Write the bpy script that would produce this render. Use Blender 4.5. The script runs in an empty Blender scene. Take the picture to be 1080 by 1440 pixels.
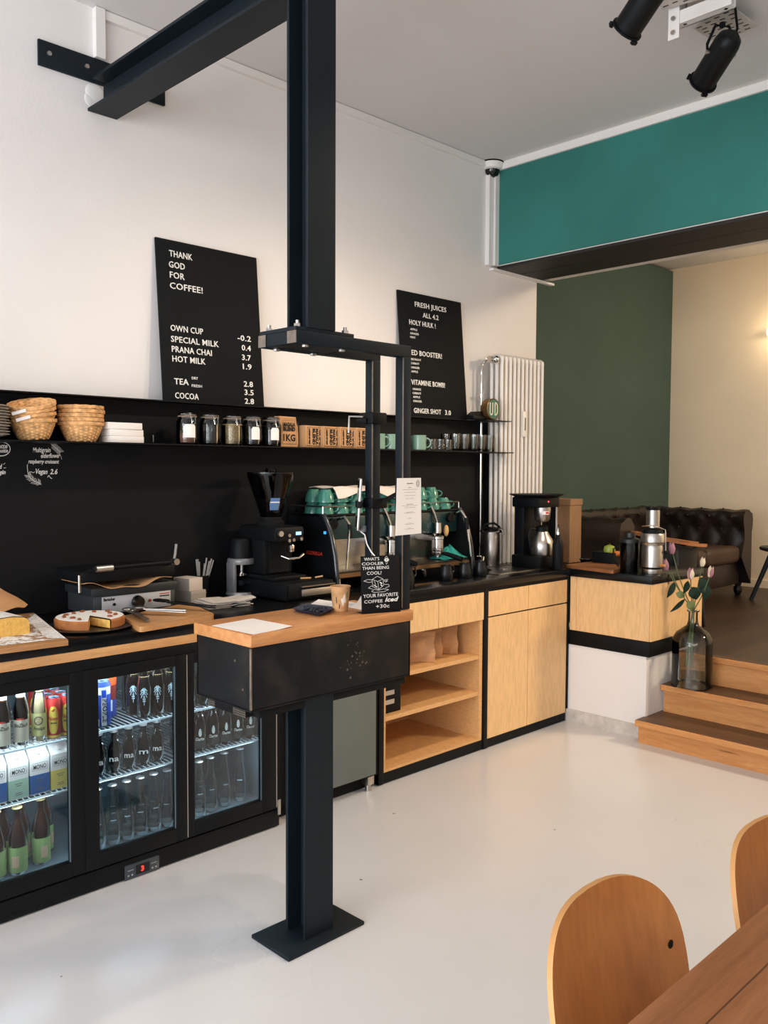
import bpy, bmesh, math, random
from mathutils import Vector, Matrix
random.seed(7)
SC = bpy.context.scene
COL = SC.collection
PI = math.pi

# ------------------------------------------------------------------ camera model (1080 x 1440)
YAW, PITCH, ROLL, FPX = math.radians(45.493832), math.radians(2.89531506), math.radians(0.25707695), 1228.855852
CAMP = Vector((0, 0, 1.5))
_f = Vector((-math.sin(YAW)*math.cos(PITCH), math.cos(YAW)*math.cos(PITCH), -math.sin(PITCH)))
_r0 = Vector((math.cos(YAW), math.sin(YAW), 0)); _u0 = _r0.cross(_f)
_r = _r0*math.cos(ROLL)+_u0*math.sin(ROLL); _u = -_r0*math.sin(ROLL)+_u0*math.cos(ROLL)
def at(px, py, ax, val):
    """photo pixel -> world point on the plane axis=val"""
    d = _r*((px-540)/FPX)-_u*((py-720)/FPX)+_f
    return CAMP+d*((val-CAMP[ax])/d[ax])

cam = bpy.data.cameras.new('camera'); camo = bpy.data.objects.new('camera', cam); COL.objects.link(camo)
M = Matrix.Identity(4)
for i in range(3):
    M[i][0], M[i][1], M[i][2], M[i][3] = _r[i], _u[i], -_f[i], CAMP[i]
camo.matrix_world = M
cam.sensor_fit = 'VERTICAL'; cam.sensor_height = 36; cam.lens = FPX/1440*36; cam.clip_start = .05
SC.camera = camo

# ------------------------------------------------------------------ materials
def lin(c):
    return tuple(((v/255)/12.92 if v/255 <= .04045 else ((v/255+.055)/1.055)**2.4) for v in c)+(1,)
MATS = {}
def mat(name, rgb, rough=.5, metal=0, noise=0, nscale=8, bump=0, bscale=60, emis=0, coat=0, spec=None, stretch=None):
    if name in MATS: return MATS[name]
    m = bpy.data.materials.new(name); m.use_nodes = True; nt = m.node_tree; b = nt.nodes['Principled BSDF']
    c = lin(rgb); b.inputs['Base Color'].default_value = c
    b.inputs['Roughness'].default_value = rough; b.inputs['Metallic'].default_value = metal
    if coat: b.inputs['Coat Weight'].default_value = coat; b.inputs['Coat Roughness'].default_value = .1
    if spec is not None: b.inputs['Specular IOR Level'].default_value = spec
    if emis: b.inputs['Emission Color'].default_value = c; b.inputs['Emission Strength'].default_value = emis
    if noise or bump:
        tc = nt.nodes.new('ShaderNodeTexCoord'); mp = nt.nodes.new('ShaderNodeMapping')
        nt.links.new(tc.outputs['Object'], mp.inputs['Vector'])
        if stretch: mp.inputs['Scale'].default_value = stretch
    if noise:
        n = nt.nodes.new('ShaderNodeTexNoise'); n.inputs['Scale'].default_value = nscale; n.inputs['Detail'].default_value = 5
        nt.links.new(mp.outputs[0], n.inputs['Vector'])
        r = nt.nodes.new('ShaderNodeValToRGB')
        r.color_ramp.elements[0].position = .3; r.color_ramp.elements[1].position = .7
        r.color_ramp.elements[0].color = tuple(v*(1-noise) for v in c[:3])+(1,)
        r.color_ramp.elements[1].color = tuple(min(1, v*(1+noise)) for v in c[:3])+(1,)
        nt.links.new(n.outputs['Fac'], r.inputs['Fac']); nt.links.new(r.outputs['Color'], b.inputs['Base Color'])
    if bump:
        n2 = nt.nodes.new('ShaderNodeTexNoise'); n2.inputs['Scale'].default_value = bscale; n2.inputs['Detail'].default_value = 4
        nt.links.new(mp.outputs[0], n2.inputs['Vector'])
        bp = nt.nodes.new('ShaderNodeBump'); bp.inputs['Strength'].default_value = bump; bp.inputs['Distance'].default_value = .01
        nt.links.new(n2.outputs['Fac'], bp.inputs['Height']); nt.links.new(bp.outputs['Normal'], b.inputs['Normal'])
    MATS[name] = m; return m
def wood(name, c0, c1, scale=(10, 10, 1), rough=.5, coat=0, dist=1.5, rings=0, planks=None, knots=0):
    """grain runs along the axis with the small scale; planks = (axis index, width) draws dark seams"""
    if name in MATS: return MATS[name]
    m = bpy.data.materials.new(name); m.use_nodes = True; nt = m.node_tree; N = nt.nodes; L = nt.links
    b = N['Principled BSDF']; b.inputs['Roughness'].default_value = rough
    if coat: b.inputs['Coat Weight'].default_value = coat; b.inputs['Coat Roughness'].default_value = .15
    tc = N.new('ShaderNodeTexCoord'); mp = N.new('ShaderNodeMapping'); mp.inputs['Scale'].default_value = scale
    L.new(tc.outputs['Object'], mp.inputs['Vector'])
    n = N.new('ShaderNodeTexNoise'); n.inputs['Scale'].default_value = 1.6; n.inputs['Detail'].default_value = 8; n.inputs['Distortion'].default_value = dist
    n.inputs['Roughness'].default_value = .62
    L.new(mp.outputs[0], n.inputs['Vector'])
    src = n.outputs['Fac']
    if rings:
        mu = N.new('ShaderNodeMath'); mu.operation = 'MULTIPLY'; mu.inputs[1].default_value = rings; L.new(n.outputs['Fac'], mu.inputs[0])
        pp = N.new('ShaderNodeMath'); pp.operation = 'PINGPONG'; pp.inputs[1].default_value = 1; L.new(mu.outputs[0], pp.inputs[0])
        src = pp.outputs[0]
    r = N.new('ShaderNodeValToRGB'); r.color_ramp.elements[0].position = .25; r.color_ramp.elements[1].position = .75
    r.color_ramp.elements[0].color = lin(c0); r.color_ramp.elements[1].color = lin(c1)
    L.new(src, r.inputs['Fac']); out = r.outputs['Color']
    mp2 = N.new('ShaderNodeMapping'); mp2.inputs['Scale'].default_value = tuple(v*9 for v in scale); L.new(tc.outputs['Object'], mp2.inputs['Vector'])
    f = N.new('ShaderNodeTexNoise'); f.inputs['Scale'].default_value = 2; f.inputs['Detail'].default_value = 3; L.new(mp2.outputs[0], f.inputs['Vector'])
    fr = N.new('ShaderNodeValToRGB'); fr.color_ramp.elements[0].position = .3; fr.color_ramp.elements[1].position = .6
    fr.color_ramp.elements[0].color = (.8, .78, .75, 1); fr.color_ramp.elements[1].color = (1, 1, 1, 1); L.new(f.outputs['Fac'], fr.inputs['Fac'])
    mx = N.new('ShaderNodeMixRGB'); mx.blend_type = 'MULTIPLY'; mx.inputs[0].default_value = .7
    L.new(out, mx.inputs[1]); L.new(fr.outputs['Color'], mx.inputs[2]); out = mx.outputs[0]
    if planks:
        sp = N.new('ShaderNodeSeparateXYZ'); L.new(tc.outputs['Object'], sp.inputs[0])
        md = N.new('ShaderNodeMath'); md.operation = 'PINGPONG'; md.inputs[1].default_value = planks[1]/2; L.new(sp.outputs[planks[0]], md.inputs[0])
        lt = N.new('ShaderNodeMath'); lt.operation = 'GREATER_THAN'; lt.inputs[1].default_value = .0015; L.new(md.outputs[0], lt.inputs[0])
        ad = N.new('ShaderNodeMath'); ad.operation = 'MULTIPLY_ADD'; ad.inputs[1].default_value = .65; ad.inputs[2].default_value = .35; L.new(lt.outputs[0], ad.inputs[0])
        dv = N.new('ShaderNodeMath'); dv.operation = 'DIVIDE'; dv.inputs[1].default_value = planks[1]; L.new(sp.outputs[planks[0]], dv.inputs[0])
        fl = N.new('ShaderNodeMath'); fl.operation = 'ROUND'; L.new(dv.outputs[0], fl.inputs[0])
        wn = N.new('ShaderNodeTexWhiteNoise'); wn.noise_dimensions = '1D'; L.new(fl.outputs[0], wn.inputs['W'])
        wv = N.new('ShaderNodeMath'); wv.operation = 'MULTIPLY_ADD'; wv.inputs[1].default_value = .35; wv.inputs[2].default_value = .75; L.new(wn.outputs['Value'], wv.inputs[0])
        m2 = N.new('ShaderNodeMath'); m2.operation = 'MULTIPLY'; L.new(ad.outputs[0], m2.inputs[0]); L.new(wv.outputs[0], m2.inputs[1])
        x2 = N.new('ShaderNodeMixRGB'); x2.blend_type = 'MULTIPLY'; x2.inputs[0].default_value = 1; L.new(out, x2.inputs[1]); L.new(m2.outputs[0], x2.inputs[2]); out = x2.outputs[0]
    if knots:
        v = N.new('ShaderNodeTexVoronoi'); v.inputs['Scale'].default_value = knots; L.new(mp.outputs[0], v.inputs['Vector'])
        kr = N.new('ShaderNodeValToRGB'); kr.color_ramp.elements[0].position = .03; kr.color_ramp.elements[1].position = .1
        kr.color_ramp.elements[0].color = (.25, .15, .1, 1); kr.color_ramp.elements[1].color = (1, 1, 1, 1); L.new(v.outputs['Distance'], kr.inputs['Fac'])
        x3 = N.new('ShaderNodeMixRGB'); x3.blend_type = 'MULTIPLY'; x3.inputs[0].default_value = .8; L.new(out, x3.inputs[1]); L.new(kr.outputs['Color'], x3.inputs[2]); out = x3.outputs[0]
    L.new(out, b.inputs['Base Color'])
    bp = N.new('ShaderNodeBump'); bp.inputs['Strength'].default_value = .08; bp.inputs['Distance'].default_value = .004
    L.new(f.outputs['Fac'], bp.inputs['Height']); L.new(bp.outputs['Normal'], b.inputs['Normal'])
    MATS[name] = m; return m
def glass(name, tint=(.94, .97, .96), edge=(.5, .56, .55), rough=.02, gloss=1.0, ior=1.45, blend=.2):
    """thin-walled clear glass: tinted transparency, darker at grazing view, with a Fresnel reflection"""
    if name in MATS: return MATS[name]
    m = bpy.data.materials.new(name); m.use_nodes = True; nt = m.node_tree; N = nt.nodes; L = nt.links
    for n in list(N): N.remove(n)
    o = N.new('ShaderNodeOutputMaterial'); t = N.new('ShaderNodeBsdfTransparent'); g = N.new('ShaderNodeBsdfGlossy'); g.inputs['Roughness'].default_value = rough
    lw = N.new('ShaderNodeLayerWeight'); lw.inputs['Blend'].default_value = blend
    mc = N.new('ShaderNodeMixRGB'); mc.inputs[1].default_value = tuple(tint)+(1,); mc.inputs[2].default_value = tuple(edge)+(1,)
    L.new(lw.outputs['Facing'], mc.inputs[0]); L.new(mc.outputs[0], t.inputs['Color'])
    fr = N.new('ShaderNodeFresnel'); fr.inputs['IOR'].default_value = ior
    mu = N.new('ShaderNodeMath'); mu.operation = 'MULTIPLY'; mu.inputs[1].default_value = gloss; L.new(fr.outputs[0], mu.inputs[0])
    mx = N.new('ShaderNodeMixShader'); L.new(mu.outputs[0], mx.inputs[0]); L.new(t.outputs[0], mx.inputs[1]); L.new(g.outputs[0], mx.inputs[2]); L.new(mx.outputs[0], o.inputs['Surface'])
    MATS[name] = m; return m

# ------------------------------------------------------------------ mesh builder
class MB:
    def __init__(s, o=(0, 0, 0)): s.bm = bmesh.new(); s.o = Vector(o); s.mi = 0
    def _fin(s, n0):
        s.bm.faces.ensure_lookup_table()
        for i in range(n0, len(s.bm.faces)): s.bm.faces[i].material_index = s.mi
    def box(s, x0, x1, y0, y1, z0, z1, b=0, rz=0, c=None, mtx=None, seg=2):
        n0 = len(s.bm.faces)
        r = bmesh.ops.create_cube(s.bm, size=1)
        cx, cy, cz = (x0+x1)/2, (y0+y1)/2, (z0+z1)/2
        m = Matrix.Translation((cx, cy, cz)) @ Matrix.Rotation(rz, 4, 'Z') @ Matrix.Diagonal((abs(x1-x0), abs(y1-y0), abs(z1-z0), 1))
        if mtx is not None: m = mtx @ m
        bmesh.ops.transform(s.bm, matrix=m, verts=r['verts'])
        if b:
            es = list({e for v in r['verts'] for e in v.link_edges})
            bmesh.ops.bevel(s.bm, geom=es, offset=b, segments=seg, profile=.5, affect='EDGES')
        s._fin(n0); return s
    def loft(s, rings, cap=True, close=True):
        n0 = len(s.bm.faces)
        R = [[s.bm.verts.new(p) for p in ring] for ring in rings]
        n = len(R[0])
        for a, b in zip(R, R[1:]):
            for i in range(n if close else n-1):
                j = (i+1) % n
                try: s.bm.faces.new((a[i], a[j], b[j], b[i]))
                except ValueError: pass
        if cap and close:
            for q in (list(reversed(R[0])), R[-1]):
                try: s.bm.faces.new(q)
                except ValueError: pass
        s._fin(n0); return s
    def lathe(s, prof, c=(0, 0, 0), seg=24, cap=True, axis=None, a0=0, a1=2*PI, sx=1, sy=1):
        """prof = [(r, z)...] turned about a vertical axis through c (or about `axis`)"""
        c = Vector(c); full = abs(a1-a0-2*PI) < 1e-6
        q = Vector((0, 0, 1)).rotation_difference(Vector(axis)) if axis is not None else None
        rings = []
        for r, z in prof:
            ring = []
            k = seg if full else seg+1
            for i in range(k):
                a = a0+(a1-a0)*i/seg
                v = Vector((max(r, 1e-5)*math.cos(a)*sx, max(r, 1e-5)*math.sin(a)*sy, z))
                if q: v = q @ v
                ring.append(c+v)
            rings.append(ring)
        return s.loft(rings, cap, full)
    def cyl(s, p0, p1, r0, r1=None, seg=16, cap=True):
        p0, p1 = Vector(p0), Vector(p1); d = p1-p0
        return s.lathe([(r0, 0), (r0 if r1 is None else r1, d.length)], p0, seg, cap, axis=d.normalized())
    def tube(s, pts, r, seg=8, closed=False):
        pts = [Vector(p) for p in pts]; n = len(pts); rings = []
        rr = r if isinstance(r, (list, tuple)) else [r]*n
        prev = None
        for i, p in enumerate(pts):
            if closed: t = pts[(i+1) % n]-pts[i-1]
            else: t = pts[min(i+1, n-1)]-pts[max(i-1, 0)]
            t.normalize()
            if prev is None:
                a = t.orthogonal().normalized()
            else:
                a = (prev-t*prev.dot(t)); a = a.normalized() if a.length > 1e-6 else t.orthogonal().normalized()
            prev = a; b = t.cross(a)
            rings.append([p+(a*math.cos(2*PI*k/seg)+b*math.sin(2*PI*k/seg))*rr[i] for k in range(seg)])
        if closed: rings.append(rings[0]); 
        return s.loft(rings, not closed)
    def ell(s, c, r, seg=16, rings=10, mtx=None):
        n0 = len(s.bm.faces)
        q = bmesh.ops.create_uvsphere(s.bm, u_segments=seg, v_segments=rings, radius=1)
        m = Matrix.Translation(c) @ (mtx if mtx is not None else Matrix.Identity(4)) @ Matrix.Diagonal((r[0], r[1], r[2], 1))
        bmesh.ops.transform(s.bm, matrix=m, verts=q['verts']); s._fin(n0); return s
    def prism(s, poly, ax, a, b):
        """poly in the other two axes (order x,y,z skipping ax), from a to b along ax"""
        def P(u, v, w):
            l = [u, v]; l.insert(ax, w); return Vector(l)
        return s.loft([[P(u, v, a) for u, v in poly], [P(u, v, b) for u, v in poly]])
    def poly(s, pts):
        n0 = len(s.bm.faces); s.bm.faces.new([s.bm.verts.new(p) for p in pts]); s._fin(n0); return s
    def grid(s, fn, nu, nv):
        n0 = len(s.bm.faces)
        V = [[s.bm.verts.new(fn(i/nu, j/nv)) for j in range(nv+1)] for i in range(nu+1)]
        for i in range(nu):
            for j in range(nv): s.bm.faces.new((V[i][j], V[i+1][j], V[i+1][j+1], V[i][j+1]))
        s._fin(n0); return s
    def text(s, body, size, mtx, align='LEFT', width=None, off=0, shear=0, bend=0, extr=0, ls=1.0, res=2):
        cu = bpy.data.curves.new('t', 'FONT'); cu.body = body; cu.size = size; cu.align_x = align; cu.offset = off
        cu.shear = shear; cu.extrude = extr; cu.resolution_u = res; cu.space_character = ls
        ob = bpy.data.objects.new('t', cu); COL.objects.link(ob)
        me = bpy.data.meshes.new_from_object(ob.evaluated_get(bpy.context.evaluated_depsgraph_get()))
        bpy.data.objects.remove(ob); bpy.data.curves.remove(cu)
        if len(me.vertices):
            xs = [v.co.x for v in me.vertices]; k = 1
            if width: k = width/max(max(xs)-min(xs), 1e-6)
            x0 = min(xs) if align == 'LEFT' else (max(xs) if align == 'RIGHT' else (max(xs)+min(xs))/2)
            for v in me.vertices:
                x = (v.co.x-x0)*k if width else v.co.x
                if bend: v.co = Vector((math.cos(x/bend)*(bend+v.co.z), math.sin(x/bend)*(bend+v.co.z), v.co.y))
                else: v.co.x = x
            me.transform(mtx)
            n0 = len(s.bm.faces); s.bm.from_mesh(me); s._fin(n0)
        bpy.data.meshes.remove(me); return s
    def thick(s, t):
        bmesh.ops.recalc_face_normals(s.bm, faces=s.bm.faces); bmesh.ops.solidify(s.bm, geom=list(s.bm.faces), thickness=t); return s
    def mesh(s, name, mats, smooth):
        bmesh.ops.transform(s.bm, matrix=Matrix.Translation(-s.o), verts=s.bm.verts)
        bmesh.ops.recalc_face_normals(s.bm, faces=s.bm.faces)
        me = bpy.data.meshes.new(name); s.bm.to_mesh(me); s.bm.free()
        for m in (mats if isinstance(mats, (list, tuple)) else [mats]): me.materials.append(m)
        if smooth:
            for p in me.polygons: p.use_smooth = True
            try: me.set_sharp_from_angle(angle=math.radians(38))
            except Exception: pass
        return me
    def build(s, name, mats, parent=None, smooth=True, label=None, kind=None):
        o = bpy.data.objects.new(name, s.mesh(name, mats, smooth)); COL.objects.link(o)
        if parent is not None: o.parent = parent
        if label: o['label'] = label
        if kind: o['kind'] = kind
        return o

def tag(o, label, cat, group=None, kind=None):
    o['label'] = label; o['category'] = cat
    if group: o['group'] = group
    if kind: o['kind'] = kind
    return o
def thing(name, label, cat, loc=(0, 0, 0), rz=0, group=None):
    o = bpy.data.objects.new(name, None); COL.objects.link(o); o.empty_display_size = .05
    o.location = loc; o.rotation_euler = (0, 0, rz); return tag(o, label, cat, group)
def single(mb, name, mats, label, cat, loc=None, group=None, smooth=True, rot=None):
    """a thing that is one mesh; mb was written in world space round mb.o"""
    o = mb.build(name, mats, None, smooth); o.location = loc if loc is not None else mb.o
    if rot: o.rotation_euler = rot
    return tag(o, label, cat, group)
def struct(name, mb, mats, smooth=False, parent=None):
    o = mb.build(name, mats, parent, smooth)
    if parent is None: o.location = mb.o
    o['kind'] = 'structure'; return o
def dup(root, loc, rz=None, label=None, group=None, rot=None, scale=None):
    def cp(o, par):
        c = o.copy(); COL.objects.link(c); c.parent = par
        for ch in list(o.children): cp(ch, c)
        return c
    r = cp(root, None); r.location = loc
    if rz is not None: r.rotation_euler = (0, 0, rz)
    if rot: r.rotation_euler = rot
    if scale: r.scale = scale
    if label: r['label'] = label
    if group: r['group'] = group
    return r
# ================================================================== materials
W_WALL = mat('white_wall_paint', (234, 230, 227), .85, noise=.03, nscale=1.5, bump=.05, bscale=90)
W_CEIL = mat('white_ceiling_paint', (220, 217, 216), .9, noise=.02, nscale=2)
W_CREAM = mat('cream_wall_paint', (238, 220, 192), .85, noise=.04, nscale=2)
TEAL = mat('teal_wall_paint', (42, 116, 108), .75, noise=.16, nscale=1.6)
GREEN = mat('dark_green_wall_paint', (62, 84, 76), .8, noise=.08, nscale=2)
TRIM = mat('white_trim', (236, 232, 228), .5)
BLACK_WALL = mat('black_board_paint', (17, 18, 20), .6, noise=.15, nscale=3, spec=.15)
STEEL = mat('blue_black_steel_paint', (18, 27, 33), .5, noise=.12, nscale=5, spec=.2)
RAWSTEEL = mat('dark_raw_steel', (23, 24, 26), .55, noise=.4, nscale=9, bump=.05, spec=.2)
BARE = mat('bare_steel', (150, 140, 130), .35, 1, noise=.2, nscale=40)
BLACK = mat('black_satin', (14, 16, 18), .5, spec=.15)
BLACKM = mat('black_matt', (12, 13, 14), .75, spec=.2)
WORKTOP = mat('black_worktop', (13, 14, 16), .25, spec=.3)
CHROME = mat('chrome', (215, 212, 208), .12, 1)
INOX = mat('brushed_steel', (185, 180, 174), .3, 1, noise=.08, nscale=30, stretch=(1, 1, 12))
ALU = mat('aluminium', (200, 198, 196), .38, 1)
PLY = wood('plywood', (208, 156, 98), (236, 194, 140), (5, 5, .8), .5, dist=2.6, rings=2)
PLY_IN = wood('plywood_inside', (196, 142, 86), (222, 172, 114), (2, 2, 7), .55, dist=2, rings=2)
OAK = wood('oiled_oak', (178, 112, 62), (218, 158, 100), (14, 1.2, 14), .45, dist=1.2, knots=1.3)
STEPW = wood('step_pine', (196, 126, 66), (226, 166, 104), (1.1, 12, 12), .5, dist=1.5, knots=1.1)
TREADW = wood('worn_tread', (62, 44, 32), (112, 80, 54), (1.3, 12, 12), .45, dist=1.5)
FLOORW = wood('dark_floorboards', (34, 24, 18), (84, 60, 42), (12, 1.2, 12), .4, dist=1.5, planks=(0, .13))
LINT = wood('dark_lintel_wood', (16, 15, 15), (40, 33, 29), (1.2, 14, 14), .6, dist=1)
TABLEW = wood('table_wood', (150, 92, 54), (190, 126, 80), (14, 1.1, 14), .38, dist=1.4, planks=(0, .14))
CHAIRW = wood('chair_veneer', (164, 96, 44), (194, 126, 64), (3.5, 3.5, .7), .38, dist=1.2)
CHAIRE = mat('chair_ply_edge', (206, 152, 94), .55)
BOARDW = wood('chopping_board_wood', (150, 98, 56), (196, 146, 96), (10, 1.5, 10), .5)
PAPER = mat('white_paper', (240, 234, 228), .8)
KRAFT = mat('kraft_paper', (196, 148, 102), .8, noise=.12, nscale=12, bump=.15, bscale=40)
GLASS = glass('clear_glass', (.9, .92, .92), (.45, .5, .5))
INK = mat('black_ink', (22, 22, 22), .8)
CHALK = mat('white_chalk', (228, 224, 218), .9)
LETTER = mat('white_letters', (240, 236, 230), .6)

# polished screed floor
def floor_mat():
    m = mat('pale_polished_screed', (210, 209, 210), .22, noise=.03, nscale=1.3)
    nt = m.node_tree; N = nt.nodes; L = nt.links; b = N['Principled BSDF']
    tc = N.new('ShaderNodeTexCoord'); n = N.new('ShaderNodeTexNoise'); n.inputs['Scale'].default_value = 1.1; n.inputs['Detail'].default_value = 3
    L.new(tc.outputs['Object'], n.inputs['Vector'])
    mr = N.new('ShaderNodeMapRange'); mr.inputs[3].default_value = .14; mr.inputs[4].default_value = .34; L.new(n.outputs['Fac'], mr.inputs[0]); L.new(mr.outputs[0], b.inputs['Roughness'])
    # scattered dark specks and scuffs
    v = N.new('ShaderNodeTexVoronoi'); v.inputs['Scale'].default_value = 4.1; L.new(tc.outputs['Object'], v.inputs['Vector'])
    kr = N.new('ShaderNodeValToRGB'); kr.color_ramp.elements[0].position = .02; kr.color_ramp.elements[1].position = .026
    kr.color_ramp.elements[0].color = (.35, .3, .27, 1); kr.color_ramp.elements[1].color = (1, 1, 1, 1); L.new(v.outputs['Distance'], kr.inputs['Fac'])
    old = b.inputs['Base Color'].links[0].from_socket
    x = N.new('ShaderNodeMixRGB'); x.blend_type = 'MULTIPLY'; x.inputs[0].default_value = 1; L.new(old, x.inputs[1]); L.new(kr.outputs['Color'], x.inputs[2]); L.new(x.outputs[0], b.inputs['Base Color'])
    n3 = N.new('ShaderNodeTexNoise'); n3.inputs['Scale'].default_value = 5; L.new(tc.outputs['Object'], n3.inputs['Vector'])
    bp = N.new('ShaderNodeBump'); bp.inputs['Strength'].default_value = .05; bp.inputs['Distance'].default_value = .02; L.new(n3.outputs['Fac'], bp.inputs['Height']); L.new(bp.outputs['Normal'], b.inputs['Normal'])
    return m
FLOOR = floor_mat()
_b = RAWSTEEL.node_tree; _rp = [n for n in _b.nodes if n.type == 'VALTORGB'][0]          # rusty blotches on the raw steel
_rp.color_ramp.elements[0].position = .5; _rp.color_ramp.elements[1].position = .9
_rp.color_ramp.elements[0].color = lin((18, 19, 21)); _rp.color_ramp.elements[1].color = lin((56, 47, 41))

# ================================================================== the room
WX = -3.5; CEIL = 3.395; RF = .445; YH = 4.39   # wall plane, ceiling, raised floor, half-wall face
YB = 7.85; GX = -4.08; XR = 3.4; YF = -3.4
struct('floor', MB().box(WX, XR, YF, 4.76, -.1, 0), FLOOR)
fb = MB().box(-2.385, XR, 4.77, YB, .33, RF); fb.box(GX, -2.385, 5.0, YB, .33, RF)
struct('floor_back', fb, FLOORW)
struct('ceiling', MB().box(-4.3, XR, YF, YB, CEIL, CEIL+.1), W_CEIL)
struct('wall_left', MB().box(-4.3, WX, YF, 4.86, 0, CEIL), W_WALL)
struct('wall_back_left', MB().box(-4.3, GX, 4.86, YB, RF-.1, CEIL-.02), GREEN)
struct('wall_back', MB().box(-4.3, XR, YB, YB+.1, RF-.1, CEIL), W_CREAM)
struct('baseboard_back', MB().box(GX, XR, YB-.015, YB, RF, RF+.07), W_CREAM)
h = MB(); h.box(WX, XR, 4.402, 5.0, 2.768, CEIL); struct('wall_header', h, W_WALL)
struct('wall_header_front', MB().box(WX, XR, 4.394, 4.402, 2.772, CEIL), TEAL)
lt = MB(); lt.box(WX+.02, XR, 4.41, 4.63, 2.752, 2.768); lt.box(WX+.02, XR, 4.638, 4.875, 2.752, 2.768); struct('trim_1', lt, LINT)
struct('trim_2', MB().box(WX+.04, XR, 4.378, 4.395, 3.35, CEIL), TRIM)
t3 = MB().box(WX, WX+.022, 1.78, 4.31, 3.356, 3.392); t3.box(WX, WX+.03, 1.737, 1.778, 3.19, 3.392); struct('trim_3', t3, TRIM)
t4 = MB().box(WX, WX+.03, 4.315, 4.352, 2.765, 3.35); t4.box(WX, WX+.045, 4.356, 4.393, 2.765, 3.35); t4.box(WX, WX+.03, 4.36, 5.02, 2.738, 2.752); struct('trim_4', t4, TRIM)
# half wall that carries the raised floor
hw = MB().box(-3.5, -2.392, YH, 5.0, 0, .462); struct('wall_half', hw, W_WALL)
struct('baseboard_half', MB().box(-2.9, -2.40, YH-.012, YH, 0, .075), mat('grey_screed_lip', (205, 198, 190), .8, noise=.15, nscale=20, bump=.3))
# far side and street side of the room
wr = MB(); wr.box(XR, XR+.1, YF, YB, 0, CEIL); struct('wall_right', wr, W_WALL)
wf = MB(); wf.box(-4.3, XR, YF-.1, YF, 0, .35); wf.box(-4.3, XR, YF-.1, YF, 3.0, CEIL)
for x0, x1 in ((-4.3, -2.9), (-.1, .1), (3.0, XR)): wf.box(x0, x1, YF-.1, YF, .35, 3.0)
struct('wall_front', wf, W_WALL)
for i, (x0, x1) in enumerate(((-2.9, -.1), (.1, 3.0))):
    w = MB()
    for a in (x0, x1-.05, (x0+x1)/2-.025): w.box(a, a+.05, YF-.07, YF-.02, .35, 3.0)
    for z in (.35, 2.95, 2.3): w.box(x0, x1, YF-.07, YF-.02, z, z+.05)
    struct('window_%d' % (i+1), w, BLACK)

# steps up to the raised floor
st = thing('wooden_steps', 'three worn pine steps up to the raised back floor', 'steps', (-2.4, 4.31, 0))
o = st.location
for i, (yn, z, x0) in enumerate(((4.295, .128, -2.403), (4.545, .284, -2.388), (4.735, RF+.001, -2.388))):
    zb = (0, .128, .284)[i]; yback = (4.585, 4.78, 4.80)[i]
    MB(o).box(x0+.012, XR-1.6, yn+.02, yn+.045, zb, z-.03).build('riser', STEPW, st, False)
    m = MB(o); m.box(x0, XR-1.6, yn+.006, yback, z-.033, z, .004); m.build('tread', TREADW, st, False)
    m = MB(o); m.box(x0, XR-1.6, yn, yn+.008, z-.034, z-.001, .003); m.build('nosing', STEPW, st, False)

# ================================================================== light
def area(name, loc, target, sx, sy, e, col=(1, 1, 1), spread=PI):
    l = bpy.data.lights.new(name, 'AREA'); l.shape = 'RECTANGLE'; l.size = sx; l.size_y = sy; l.energy = e; l.color = col; l.spread = spread
    o = bpy.data.objects.new(name, l); COL.objects.link(o); o.location = loc
    o.rotation_euler = (Vector(target)-Vector(loc)).to_track_quat('-Z', 'Z').to_euler(); return o
def spot(name, loc, target, e, col, ang, blend=.4, r=.04):
    l = bpy.data.lights.new(name, 'SPOT'); l.energy = e; l.color = col; l.spot_size = math.radians(ang); l.spot_blend = blend; l.shadow_soft_size = r
    o = bpy.data.objects.new(name, l); COL.objects.link(o); o.location = loc
    o.rotation_euler = (Vector(target)-Vector(loc)).to_track_quat('-Z', 'Y').to_euler(); return o
wd = bpy.data.worlds.new('sky'); SC.world = wd; wd.use_nodes = True
wd.node_tree.nodes['Background'].inputs[0].default_value = (.75, .85, 1, 1); wd.node_tree.nodes['Background'].inputs[1].default_value = 1.0
area('window_light_left', (-1.5, YF+.03, 1.65), (-1.5, 5, 1.5), 2.7, 2.6, 205, (.94, .97, 1))
area('window_light_right', (1.55, YF+.03, 1.65), (1.55, 5, 1.5), 2.7, 2.6, 110, (.94, .97, 1))
area('back_room_lamp', (.6, 6.3, CEIL-.05), (-.6, 6.6, 0), .8, .8, 250, (1, .80, .56))
v = SC.view_settings; v.view_transform = 'Standard'; v.look = 'None'; v.exposure = -.1; v.gamma = 1; v.use_curve_mapping = False
SC.cycles.use_denoising = True
SC.cycles.max_bounces = 10; SC.cycles.transparent_max_bounces = 24; SC.cycles.caustics_reflective = False; SC.cycles.caustics_refractive = False
SC.cycles.sample_clamp_indirect = 6
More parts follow.
